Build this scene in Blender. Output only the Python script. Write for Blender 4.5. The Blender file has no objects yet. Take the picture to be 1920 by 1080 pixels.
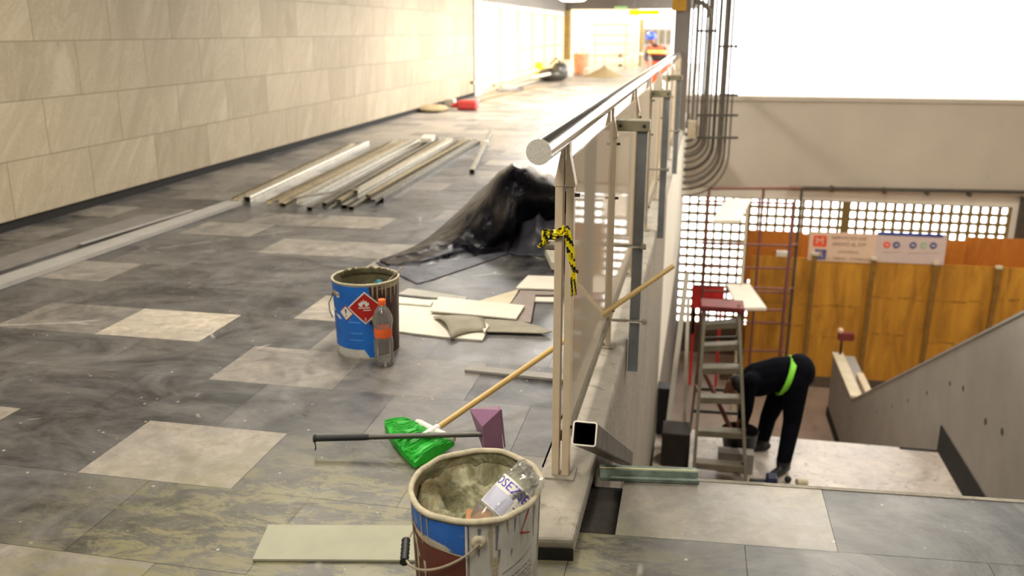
import bpy, bmesh, math, random
from mathutils import Vector as V, Matrix, noise as mnoise
random.seed(7)
S = bpy.context.scene
C = S.collection
PI = math.pi
# ------------------------------------------------------------------ camera model (metres; Y runs along the corridor)
FPX = 1650.0
EYE = V((0, 0, 1.55))
PITCH = math.atan(483 / FPX)
YAW = math.atan(350 / FPX * math.cos(PITCH))
cP, sP = math.cos(PITCH), math.sin(PITCH)
FW = V((-math.sin(YAW) * cP, math.cos(YAW) * cP, -sP))
RT = V((math.cos(YAW), math.sin(YAW), 0))
UP = RT.cross(FW)
def ray(x, y): return FW + RT * ((x - 960) / FPX) - UP * ((y - 540) / FPX)
def Z(x, y, z=0.0):
    d = ray(x, y); return EYE + d * ((z - EYE.z) / d.z)
def X(x, y, X0):
    d = ray(x, y); return EYE + d * ((X0 - EYE.x) / d.x)
def Y(x, y, Y0):
    d = ray(x, y); return EYE + d * ((Y0 - EYE.y) / d.y)
cd = bpy.data.cameras.new('camera'); cam = bpy.data.objects.new('camera', cd); C.objects.link(cam)
cd.sensor_width = 36; cd.lens = FPX / 1920 * 36
cam.matrix_world = Matrix(((RT.x, UP.x, -FW.x, 0), (RT.y, UP.y, -FW.y, 0), (RT.z, UP.z, -FW.z, 1.55), (0, 0, 0, 1)))
cd.clip_start = .05; cd.clip_end = 300
cd.dof.use_dof = True; cd.dof.focus_distance = 2.85; cd.dof.aperture_fstop = 2.7
S.camera = cam
S.view_settings.view_transform = 'Standard'; S.view_settings.look = 'None'
S.view_settings.gamma = 1; S.view_settings.use_curve_mapping = False
# ------------------------------------------------------------------ materials
def lin(h):
    h = h.lstrip('#'); o = []
    for i in (0, 2, 4):
        c = int(h[i:i + 2], 16) / 255
        o.append(c / 12.92 if c <= .04045 else ((c + .055) / 1.055) ** 2.4)
    return (o[0], o[1], o[2], 1)
class NT:
    def __init__(s, name):
        s.m = bpy.data.materials.new(name); s.m.use_nodes = True
        s.t = s.m.node_tree; s.t.nodes.clear()
        s.out = s.n('ShaderNodeOutputMaterial')
    def n(s, kind, **kw):
        nd = s.t.nodes.new(kind)
        for k, v in kw.items():
            if k.startswith('i_'):
                key = k[2:]
                key = int(key) if key.isdigit() else key.replace('_', ' ')
                nd.inputs[key].default_value = v
            else: setattr(nd, k, v)
        return nd
    def l(s, a, b): s.t.links.new(a, b)
    def co(s, scale=(1, 1, 1), rot=(0, 0, 0), src='Object'):
        tc = s.n('ShaderNodeTexCoord'); mp = s.n('ShaderNodeMapping')
        mp.inputs['Scale'].default_value = scale; mp.inputs['Rotation'].default_value = rot
        s.l(tc.outputs[src], mp.inputs[0]); return mp.outputs[0]
    def noise(s, vec, scale, detail=4, rough=.55, dist=0):
        nd = s.n('ShaderNodeTexNoise'); nd.inputs['Scale'].default_value = scale
        nd.inputs['Detail'].default_value = detail; nd.inputs['Roughness'].default_value = rough
        nd.inputs['Distortion'].default_value = dist
        s.l(vec, nd.inputs['Vector']); return nd.outputs[0]
    def ramp(s, fac, stops):
        r = s.n('ShaderNodeValToRGB'); e = r.color_ramp.elements
        while len(e) < len(stops): e.new(.5)
        for el, (p, c) in zip(e, stops):
            el.position = p; el.color = c if not isinstance(c, (int, float)) else (c, c, c, 1)
        s.l(fac, r.inputs[0]); return r.outputs[0]
    def mix(s, fac, a, b, mode='MIX'):
        m = s.n('ShaderNodeMix', data_type='RGBA', blend_type=mode)
        for sock, v in ((m.inputs[0], fac), (m.inputs[6], a), (m.inputs[7], b)):
            if hasattr(v, 'links'): s.l(v, sock)
            elif isinstance(v, (int, float)) and sock.type == 'RGBA': sock.default_value = (v, v, v, 1)
            else: sock.default_value = v
        return m.outputs[2]
    def math(s, op, a, b=None, c=None):
        m = s.n('ShaderNodeMath', operation=op)
        for i, v in enumerate((a, b, c)):
            if v is None: continue
            if hasattr(v, 'links'): s.l(v, m.inputs[i])
            else: m.inputs[i].default_value = v
        return m.outputs[0]
    def bsdf(s, col, rough=.6, metal=0, bump=None, bdist=.002, bstr=.5, **kw):
        p = s.n('ShaderNodeBsdfPrincipled')
        for k, v in (('Base Color', col), ('Roughness', rough), ('Metallic', metal)):
            if hasattr(v, 'links'): s.l(v, p.inputs[k])
            else: p.inputs[k].default_value = v
        for k, v in kw.items(): p.inputs[k.replace('_', ' ')].default_value = v
        if bump is not None:
            b = s.n('ShaderNodeBump'); b.inputs['Distance'].default_value = bdist; b.inputs['Strength'].default_value = bstr
            s.l(bump, b.inputs['Height']); s.l(b.outputs[0], p.inputs['Normal'])
        s.l(p.outputs[0], s.out.inputs[0]); return p
def sc(c, k): return (min(1, c[0] * k), min(1, c[1] * k), min(1, c[2] * k), 1)
def plain(name, hexc, rough=.6, metal=0, var=.25, vs=9, bump=.0, bs=80, dirt=None, dirt_amt=.5, dirt_scale=5, **kw):
    t = NT(name); c = lin(hexc); co = t.co()
    n = t.noise(co, vs, 5, .6)
    col = t.ramp(n, [(.3, sc(c, 1 - var)), (.7, sc(c, 1 + var))])
    if dirt:
        d = t.noise(co, dirt_scale, 8, .68, .6)
        f = t.ramp(d, [(.66 - dirt_amt * .25, 0), (.76 - dirt_amt * .2, .8)])
        col = t.mix(f, col, lin(dirt))
    bm = t.noise(co, bs, 4) if bump else None
    t.bsdf(col, rough, metal, bm, bump, .6, **kw)
    return t.m
M = {}
M['white_metal'] = plain('painted_cream_steel', '#cbb99f', .45, var=.08, vs=12, dirt='#8d7f69', dirt_amt=.1, dirt_scale=14)
M['chrome'] = plain('polished_steel', '#e6e3dd', .09, 1, var=.05)
M['chrome_end'] = plain('brushed_end_plate', '#d8d4ca', .4, .3, var=.18, vs=160)
M['galv'] = plain('galvanised_steel', '#c9c5b8', .34, .75, var=.25, vs=25)
M['galv_warm'] = plain('tarnished_steel_profile', '#a5987a', .36, .75, var=.3, vs=14)
M['galv_dark'] = plain('oily_steel_profile', '#7c796f', .36, .75, var=.4, vs=18)
M['steel_raw'] = plain('raw_mill_steel', '#5f5751', .5, .55, var=.45, vs=10)
M['steel_cut'] = plain('freshly_cut_steel', '#efe9dc', .35, .6, var=.1)
M['grey_tube'] = plain('blue_grey_painted_tube', '#83878a', .5, .1, var=.15, dirt='#8b8b84', dirt_amt=.1)
M['olive_plate'] = plain('olive_painted_bracket', '#97927a', .5, .2, var=.15, dirt='#5c5a48', dirt_amt=.2, dirt_scale=20)
M['concrete'] = plain('pale_concrete', '#979084', .85, var=.16, vs=7, bump=.004, bs=60, dirt='#6f685b', dirt_amt=.5, dirt_scale=9)
M['concrete_beam'] = plain('smooth_grey_concrete', '#b5aa9b', .9, var=.06, vs=1.2, bump=.002, bs=30, dirt='#a2988a', dirt_amt=.1, dirt_scale=1.1)
M['parapet'] = plain('plastered_parapet', '#969089', .85, var=.1, vs=2.0, bump=.002, bs=40)
M['black_paint'] = plain('chipped_black_paint', '#1c1b1a', .7, var=.3, dirt='#a9a397', dirt_amt=.02, dirt_scale=30)
M['dark_bed'] = plain('dark_brown_mortar_bed', '#2c2620', .9, var=.4, vs=6, bump=.01, bs=25)
M['dark_void'] = plain('dark_rubber_skirting', '#110e0b', .85, var=.2)
M['white_plaster'] = plain('whitewashed_wall', '#d9d3c6', .85, var=.05, vs=2)
M['board'] = plain('fibre_cement_board', '#b3ae9d', .8, var=.08, vs=6, dirt='#b3ab98', dirt_amt=.1, dirt_scale=8)
M['board_pale'] = plain('pale_board', '#d8d3c6', .8, var=.06, vs=6, dirt='#bdb6a6', dirt_amt=.1, dirt_scale=9)
M['board_green'] = plain('grey_green_board', '#a3a28f', .8, var=.08, vs=6)
M['board_grey'] = plain('grey_fibre_cement_board', '#a7a49c', .8, var=.1, vs=7, dirt='#87817a', dirt_amt=.2, dirt_scale=10)
M['board_pink'] = plain('mauve_grey_board', '#91857f', .8, var=.12, vs=9)
M['board_olive'] = plain('stone_coloured_board', '#928c7c', .75, var=.15, vs=12)
M['plank'] = plain('dusty_grey_plank', '#9a9691', .85, var=.1, vs=5, dirt='#7c7873', dirt_amt=.2)
M['plank_rough'] = plain('rough_grey_plank', '#77726e', .9, var=.15, vs=8, bump=.004, bs=60, dirt='#948e88', dirt_amt=.2, dirt_scale=14)
M['wood_pale'] = plain('pale_timber', '#cbbfa5', .7, var=.12, vs=4)
M['broom_wood'] = plain('varnished_yellow_wood', '#d0ae6c', .45, var=.1, vs=7)
M['post_wood'] = plain('light_timber_post', '#b59a63', .8, var=.12)
M['bristle'] = plain('green_bristles', '#1fb02b', .5, var=.18, vs=60, dirt='#6fae3c', dirt_amt=.05, dirt_scale=30)
M['broom_cap'] = plain('white_plastic', '#e9e4dd', .4, var=.05)
M['purple'] = plain('mauve_plastic', '#8d6583', .33, var=.1, vs=10)
M['grip'] = plain('black_foam_grip', '#1e1f20', .6, var=.3)
M['pole_grey'] = plain('dark_grey_metal_pole', '#56544f', .38, .6, var=.15)
M['tape_y'] = plain('yellow_barrier_tape', '#ecd815', .4, var=.12, vs=20)
M['tape_k'] = plain('black_barrier_print', '#161a10', .45)
M['orange'] = plain('orange_plastic', '#f26a2c', .4, var=.08)
M['rim'] = plain('mortar_crusted_rim', '#b5ab92', .8, var=.2, vs=40, bump=.003, bs=90)
M['tin_inner'] = plain('mortar_crusted_inside', '#6a644c', .9, var=.3, vs=18, bump=.012, bs=30)
M['mortar_dark'] = plain('drying_green_grey_mortar', '#716a52', .95, var=.3, vs=18, bump=.01, bs=40)
M['wire'] = plain('mortar_splashed_wire', '#a89c86', .6, .3, var=.2)
M['wire_dark'] = plain('dark_wire', '#4a4640', .5, .7)
M['teal'] = plain('teal_plastic', '#1f6a7a', .5, var=.2)
M['red_plastic'] = plain('red_plastic', '#b83a36', .4, var=.1)
M['cloth_beige'] = plain('beige_sack', '#a2916c', .9, var=.1)
M['alu'] = plain('dull_aluminium', '#827b6b', .5, .35, var=.15, vs=10)
M['rust'] = plain('red_oxide_scaffold', '#7d4f45', .6, .2, var=.2)
M['pipe'] = plain('grey_conduit', '#70695f', .5, .4, var=.15)
M['pipe_dark'] = plain('dark_conduit', '#49433b', .55, .2, var=.2)
M['box_grey'] = plain('cream_junction_box', '#b5a78d', .6)
M['dark'] = plain('near_black_plastic', '#15161a', .5, var=.2)
M['darkcloth'] = plain('dark_navy_cloth', '#0a0b12', .95, var=.2, vs=15, Specular_IOR_Level=.08)
M['neon'] = plain('fluorescent_green_strap', '#86e03a', .6, var=.08)
M['skin'] = plain('skin', '#8a5f48', .6, var=.08)
M['hair'] = plain('black_hair', '#0d0c0c', .7)
M['blue_hat'] = plain('blue_helmet_plastic', '#3d57c8', .35)
M['vest'] = plain('orange_vest_cloth', '#f2582c', .8, var=.12)
M['vest_y'] = plain('yellow_reflective_band', '#f4c95a', .5)
M['brown_cloth'] = plain('dark_brown_cloth', '#3a2c26', .9)
M['sand'] = plain('damp_sand', '#a08d68', .95, var=.15, vs=20, bump=.01, bs=40)
M['column'] = plain('grey_painted_column', '#77706a', .6, var=.06)
M['blue_thing'] = plain('dark_blue_plastic', '#1a2246', .4)
M['ochre'] = plain('ochre_plate', '#b8891f', .5, var=.2)
# --- floor tiles: one tone per tile (0 charcoal .. 1 cream), marbling, dried mortar dust, scuffs
def mk_floor():
    t = NT('marble_floor_tiles'); at = t.n('ShaderNodeAttribute', attribute_name='tone'); co = t.co()
    n1 = t.noise(co, 3.2, 8, .65, 1.2); n2 = t.noise(co, 16, 9, .74, .5)
    var = t.math('MULTIPLY_ADD', t.math('SUBTRACT', n1, .5), .75, at.outputs['Fac'])
    col = t.ramp(var, [(0, lin('#232325')), (.14, lin('#373739')), (.32, lin('#525151')), (.55, lin('#888178')), (.8, lin('#a3998b')), (1, lin('#bfb4a3'))])
    col = t.mix(.55, col, t.ramp(n2, [(.3, .3), (.7, 1.5)]), 'MULTIPLY')
    # broad pale film of cement dust wiped over the floor
    sm = t.noise(t.co((1.0, 1.5, 1), (0, 0, .5)), 1.7, 10, .74, .7)
    fm = t.ramp(sm, [(.42, 0), (.7, .62)])
    col = t.mix(fm, col, lin('#85827e'))
    # mortar powder spilled around the buckets
    sep = t.n('ShaderNodeSeparateXYZ'); t.l(co, sep.inputs[0])
    dx = t.math('MULTIPLY', t.math('ADD', sep.outputs[0], .95), .75); dy = t.math('ADD', sep.outputs[1], -2.15)
    d = t.math('SQRT', t.math('ADD', t.math('MULTIPLY', dx, dx), t.math('MULTIPLY', dy, dy)))
    zone = t.ramp(d, [(.5, 1), (1.5, 0)])
    w1 = t.noise(t.co((1, 2.3, 1), (0, 0, -.6)), 4.6, 14, .82, .45)
    dust = t.math('MULTIPLY', zone, t.ramp(w1, [(.46, 0), (.54, 1)]))
    film = t.math('MULTIPLY', zone, .2)
    dust = t.math('MAXIMUM', t.math('MULTIPLY', dust, .9), film)
    col = t.mix(dust, col, lin('#7e795a'))
    # dried splashes and scraped white scratches
    vo = t.n('ShaderNodeTexVoronoi', feature='DISTANCE_TO_EDGE'); vo.inputs['Scale'].default_value = 1.1
    dm = t.mix(.25, co, t.n('ShaderNodeTexNoise', i_Scale=2.0).outputs[1]); t.l(dm, vo.inputs['Vector'])
    br = t.ramp(t.noise(co, 1.6, 3), [(.57, 0), (.6, 1)])
    sc_ = t.math('MULTIPLY', t.ramp(vo.outputs[0], [(.003, 1), (.007, 0)]), br)
    col = t.mix(t.math('MULTIPLY', sc_, .55), col, lin('#b9b2a6'))
    sp = t.n('ShaderNodeTexVoronoi'); sp.inputs['Scale'].default_value = 21; t.l(co, sp.inputs['Vector'])
    dots = t.math('MULTIPLY', t.ramp(sp.outputs['Distance'], [(.1, 1), (.14, 0)]), t.ramp(t.noise(co, 9, 2), [(.55, 0), (.62, 1)]))
    col = t.mix(t.math('MULTIPLY', dots, .6), col, lin('#c9c2b4'))
    rg = t.ramp(n1, [(.3, .26), (.7, .5)])
    t.bsdf(col, rg, 0, w1, .004, .35); return t.m
M['floor'] = mk_floor()
# --- sandstone cladding with joints
def mk_stone():
    t = NT('sandstone_cladding'); co = t.co(); sep = t.n('ShaderNodeSeparateXYZ'); t.l(co, sep.inputs[0])
    cb = t.n('ShaderNodeCombineXYZ'); t.l(t.math('ADD', sep.outputs[1], 1.003 * 8 - 6.54), cb.inputs[0]); t.l(t.math('ADD', sep.outputs[2], -.085), cb.inputs[1])
    b = t.n('ShaderNodeTexBrick', offset=.5, offset_frequency=2); t.l(cb.outputs[0], b.inputs['Vector'])
    for k, v in (('Scale', 1), ('Mortar Size', .0035), ('Mortar Smooth', .1), ('Bias', 0), ('Brick Width', 1.003), ('Row Height', .4605)): b.inputs[k].default_value = v
    b.inputs['Color1'].default_value = (0, 0, 0, 1); b.inputs['Color2'].default_value = (1, 1, 1, 1); b.inputs['Mortar'].default_value = (.5, .5, .5, 1)
    rnd = t.n('ShaderNodeSeparateColor'); t.l(b.outputs[0], rnd.inputs[0]); r = rnd.outputs[0]
    # slanted sediment bands, different on every slab
    cb2 = t.n('ShaderNodeCombineXYZ'); t.l(t.math('ADD', t.math('MULTIPLY_ADD', r, 37.0, sep.outputs[1]), t.math('MULTIPLY', sep.outputs[2], t.math('MULTIPLY_ADD', r, -.9, -.15))), cb2.inputs[0])
    t.l(t.math('MULTIPLY', sep.outputs[2], .25), cb2.inputs[1]); t.l(t.math('MULTIPLY', r, 11.0), cb2.inputs[2])
    bands = t.noise(cb2.outputs[0], 2.6, 7, .6, .9)
    sharp = t.ramp(bands, [(.36, .25), (.47, .5), (.5, .66), (.52, .4), (.6, .58), (.7, .9)])
    col = t.ramp(sharp, [(.2, lin('#8f826a')), (.5, lin('#a4967d')), (.9, lin('#c0b49e'))])
    col = t.mix(.5, col, t.ramp(r, [(0, lin('#978a73')), (1, lin('#b2a58d'))]))
    fine = t.noise(co, 40, 5, .7); col = t.mix(.25, col, t.ramp(fine, [(.3, .6), (.7, 1.35)]), 'MULTIPLY')
    st = t.noise(t.co((1, 3.0, .8)), 4.0, 6, .75, .4); col = t.mix(t.ramp(st, [(.70, 0), (.735, .8)]), col, lin('#4b4335'))
    col = t.mix(b.outputs['Fac'], col, lin('#6b5e49'))
    t.bsdf(col, .72, 0, b.outputs['Fac'], .004, -.6); return t.m
M['stone'] = mk_stone()
def mk_speckle():
    t = NT('granular_render'); co = t.co(); n = t.noise(co, 60, 5, .75); m = t.noise(co, 3, 5, .6)
    col = t.ramp(n, [(.32, lin('#6a6055')), (.5, lin('#8b8175')), (.68, lin('#aca294'))])
    col = t.mix(.4, col, t.ramp(m, [(.3, .65), (.7, 1.25)]), 'MULTIPLY')
    t.bsdf(col, .9, 0, n, .004, .5); return t.m
M['speckle'] = mk_speckle()
def mk_landing():
    t = NT('worn_pale_landing'); co = t.co(); n = t.noise(co, 2.2, 9, .7, .8); f = t.noise(co, 14, 6, .7)
    col = t.ramp(n, [(.3, lin('#8d827a')), (.5, lin('#b3a79d')), (.7, lin('#d0c6bc'))])
    col = t.mix(t.ramp(f, [(.56, 0), (.68, .75)]), col, lin('#584d45'))
    sep = t.n('ShaderNodeSeparateXYZ'); t.l(co, sep.inputs[0])
    ln = t.math('FRACT', t.math('MULTIPLY', sep.outputs[1], 2.45)); col = t.mix(t.ramp(ln, [(0, .8), (.025, 0)]), col, lin('#6f645a'))
    t.bsdf(col, t.ramp(n, [(.3, .3), (.7, .5)])); return t.m
M['landing'] = mk_landing()
M['lowfloor'] = plain('brownish_lower_floor', '#8f7b6c', .55, var=.2, vs=1.6, dirt='#6d5c50', dirt_amt=.3, dirt_scale=2)
M['risers'] = plain('stair_stone', '#6f665d', .8, var=.2)
def mk_ply(name, a, b, c, vs=1.0):
    t = NT(name); co = t.co((1, 1, .16)); n = t.noise(co, 5 * vs, 6, .6, .8); m = t.noise(t.co(), 2.3, 5, .65)
    col = t.ramp(n, [(.3, lin(a)), (.5, lin(b)), (.7, lin(c))])
    col = t.mix(t.ramp(m, [(.55, 0), (.75, .6)]), col, lin(a))
    t.bsdf(col, .6); return t.m
M['ply'] = mk_ply('yellow_formwork_ply', '#8f5f18', '#b57c20', '#cb922c')
M['ply_edge'] = plain('weathered_nail_line', '#8f6420', .8)
M['ply_brown'] = mk_ply('orange_brown_ply', '#9a5713', '#b2681a', '#bd7722')
M['plinth'] = plain('grimy_plinth', '#574a3c', .85, var=.25)
def mk_tarp():
    t = NT('black_polythene'); co = t.co(); n = t.noise(co, 7, 6, .62, 1.4); w = t.noise(co, 26, 4, .6, 1)
    vo = t.n('ShaderNodeTexVoronoi', feature='F1'); vo.inputs['Scale'].default_value = 7; t.l(t.mix(.12, co, t.n('ShaderNodeTexNoise', i_Scale=4.0).outputs[1]), vo.inputs['Vector'])
    h = t.math('ADD', t.math('ADD', n, vo.outputs['Distance']), t.math('MULTIPLY', w, .15)); d = t.noise(co, 5, 7, .7)
    col = t.mix(t.ramp(d, [(.6, 0), (.85, .25)]), lin('#0b0b11'), lin('#30323f'))
    t.bsdf(col, t.ramp(d, [(.4, .14), (.7, .28)]), 0, h, .018, .8, Specular_IOR_Level=.14); return t.m
M['tarp'] = mk_tarp()
def mk_tarp2():
    t = NT('dusty_black_polythene'); co = t.co(); d = t.noise(co, 4, 8, .7, .5); n = t.noise(co, 12, 5)
    col = t.ramp(d, [(.3, lin('#2c2c33')), (.55, lin('#46464f')), (.75, lin('#6b686a'))])
    t.bsdf(col, .5, 0, n, .01, .7); return t.m
M['tarp_dusty'] = mk_tarp2()
def mk_glass(name, ior, tint, rough=.02, haze=0, hc=(.85, .86, .84, 1)):
    t = NT(name); f = t.n('ShaderNodeFresnel'); f.inputs[0].default_value = ior
    a = t.n('ShaderNodeBsdfTransparent'); a.inputs[0].default_value = tint
    g = t.n('ShaderNodeBsdfGlossy'); g.inputs['Roughness'].default_value = rough; g.inputs[0].default_value = (.97, .95, .92, 1)
    m = t.n('ShaderNodeMixShader'); t.l(f.outputs[0], m.inputs[0]); t.l(a.outputs[0], m.inputs[1]); t.l(g.outputs[0], m.inputs[2])
    if haze:
        d = t.n('ShaderNodeBsdfDiffuse'); d.inputs[0].default_value = hc; h = t.n('ShaderNodeMixShader'); h.inputs[0].default_value = haze
        t.l(m.outputs[0], h.inputs[1]); t.l(d.outputs[0], h.inputs[2]); m = h
    t.l(m.outputs[0], t.out.inputs[0]); return t.m
M['glass'] = mk_glass('balustrade_glass', 2.0, (.6, .55, .48, 1), .04, .42, (.82, .70, .55, 1))
M['pet'] = mk_glass('clear_bottle_plastic', 1.45, (.99, .99, .99, 1), .05, .09)
M['pet_frost'] = mk_glass('cloudy_bottle_plastic', 1.45, (.95, .96, .96, 1), .08, .12)
def mk_sheet():
    t = NT('milky_translucent_sheet'); a = t.n('ShaderNodeBsdfTranslucent'); a.inputs[0].default_value = lin('#e6d6b8')
    d = t.n('ShaderNodeBsdfDiffuse'); d.inputs[0].default_value = lin('#e9dcc2'); m = t.n('ShaderNodeMixShader'); m.inputs[0].default_value = .3
    t.l(a.outputs[0], m.inputs[1]); t.l(d.outputs[0], m.inputs[2]); t.l(m.outputs[0], t.out.inputs[0]); return t.m
M['sheet'] = mk_sheet()
def mk_emit(name, hexc, k):
    t = NT(name); e = t.n('ShaderNodeEmission'); e.inputs[0].default_value = lin(hexc); e.inputs[1].default_value = k
    t.l(e.outputs[0], t.out.inputs[0]); return t.m
M['sign_yellow'] = mk_emit('backlit_yellow_sign', '#ffdf1c', .95)
M['sign_lime'] = mk_emit('backlit_lime_sign', '#eef03c', .95)
M['sign_green'] = mk_emit('backlit_green_exit_sign', '#b7d48a', .8)
M['lamp'] = mk_emit('ceiling_lamp_glow', '#fff3cf', 6)
def mk_mortar():
    t = NT('wet_mortar'); co = t.co(); n = t.noise(co, 14, 8, .68, .6); m = t.noise(co, 5, 4)
    col = t.ramp(n, [(.3, lin('#45432c')), (.48, lin('#7a7758')), (.64, lin('#b2ae90'))])
    col = t.mix(t.ramp(m, [(.5, 0), (.62, .55)]), col, lin('#8c7448'))
    t.bsdf(col, .7, 0, n, .022, .9); return t.m
M['mortar'] = mk_mortar()
def mk_tin(name, base, splash, amt, sx=1.0, rust=None):
    # printed tin with vertical runs of dried mortar
    t = NT(name); co = t.co()
    runs = t.noise(t.co((1, 1, .12)), 26 * sx, 5, .6, .3); bl = t.noise(co, 30, 6, .7); n = t.noise(co, 9, 5)
    col = t.ramp(n, [(.3, sc(lin(base), .8)), (.7, sc(lin(base), 1.2))])
    if rust: col = t.mix(t.ramp(bl, [(.58, 0), (.64, .8)]), col, lin(rust))
    f = t.math('MAXIMUM', t.ramp(runs, [(.66 - amt, 0), (.7 - amt, .9)]), t.ramp(bl, [(.70 - amt * .5, 0), (.73 - amt * .5, .9)]))
    col = t.mix(f, col, lin(splash))
    t.bsdf(col, .5, 0, f, .002, .5); return t.m
M['tin_blue'] = mk_tin('blue_printed_tin', '#1668c6', '#8fa3b4', -.04)
M['tin_blue2'] = mk_tin('splashed_blue_tin', '#2465bd', '#b3a892', .0, rust='#7d7a70')
M['tin_maroon'] = mk_tin('maroon_printed_tin', '#3b1f1f', '#75665a', .09)
M['tin_maroon2'] = mk_tin('splashed_maroon_tin', '#5a2a20', '#b3a38a', .03)
M['tin_white'] = mk_tin('splashed_white_tin_label', '#c6c4bd', '#a0947d', .065, .8)
M['tin_silver'] = mk_tin('bare_tin', '#b9b4a8', '#8b8472', .05)
M['band_mortar'] = plain('dried_mortar_run', '#a99d82', .9, var=.2, vs=40, bump=.003, bs=70)
M['print_red'] = plain('hazard_red_print', '#b01a14', .5, var=.15)
M['print_white'] = plain('white_print', '#e6e2da', .5, var=.05)
M['print_black'] = plain('black_print', '#17171a', .5)
M['print_grey'] = plain('grey_print', '#6f6f72', .6)
M['print_ochre'] = plain('ochre_print', '#b5892b', .5)
M['print_dkblue'] = plain('blue_lettering_plate', '#2d3f8f', .5)
M['print_violet'] = plain('violet_lettering', '#3020b4', .5)
M['print_pale'] = plain('pale_lilac_print', '#bcbcd0', .5)
M['print_lblue'] = plain('light_blue_print', '#4f8fdc', .5)
M['print_green'] = plain('green_print', '#9fb59a', .6)
M['sign_board'] = plain('pinkish_sign_board', '#d9b9a0', .6, var=.04)
M['sign_board_b'] = plain('greyish_sign_board', '#cbb5ae', .6, var=.04)
M['sign_orange'] = plain('orange_red_emblem', '#e2502f', .6)
M['sign_navy'] = plain('navy_emblem', '#4d5480', .6)
M['sign_text'] = plain('dark_brown_lettering', '#74584a', .6)
M['lattice'] = plain('ochre_stained_lattice', '#75602f', .8, var=.1)
M['broom_brown'] = plain('brown_wood', '#a9743f', .7, var=.15)
M['red_dark'] = plain('dark_red_rubber', '#6e2420', .6)
M['red_film'] = plain('red_barrier_plastic', '#d8322e', .5)
M['wood_white'] = plain('white_painted_deck', '#e6ddd0', .7, var=.06)
M['ply_dark'] = plain('dark_timber_post', '#7e5a20', .8)
M['salmon'] = plain('pale_orange_plastic', '#e0a07a', .5)
M['salmon_pale'] = plain('sun_bleached_steel', '#c9a890', .6)
M['ochre_pale'] = plain('ochre_post', '#8f7a48', .6)
M['dark_ceiling'] = plain('dark_grey_ceiling', '#4a4540', .9)
M['galv_green'] = plain('greenish_galvanised_steel', '#7d8c82', .4, .5, var=.3, vs=20)
M['stripe_pale'] = plain('pale_yellow_seam', '#d6cb90', .5)
M['crate_brown'] = plain('dark_brown_crate', '#2c2520', .8, var=.25)
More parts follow.
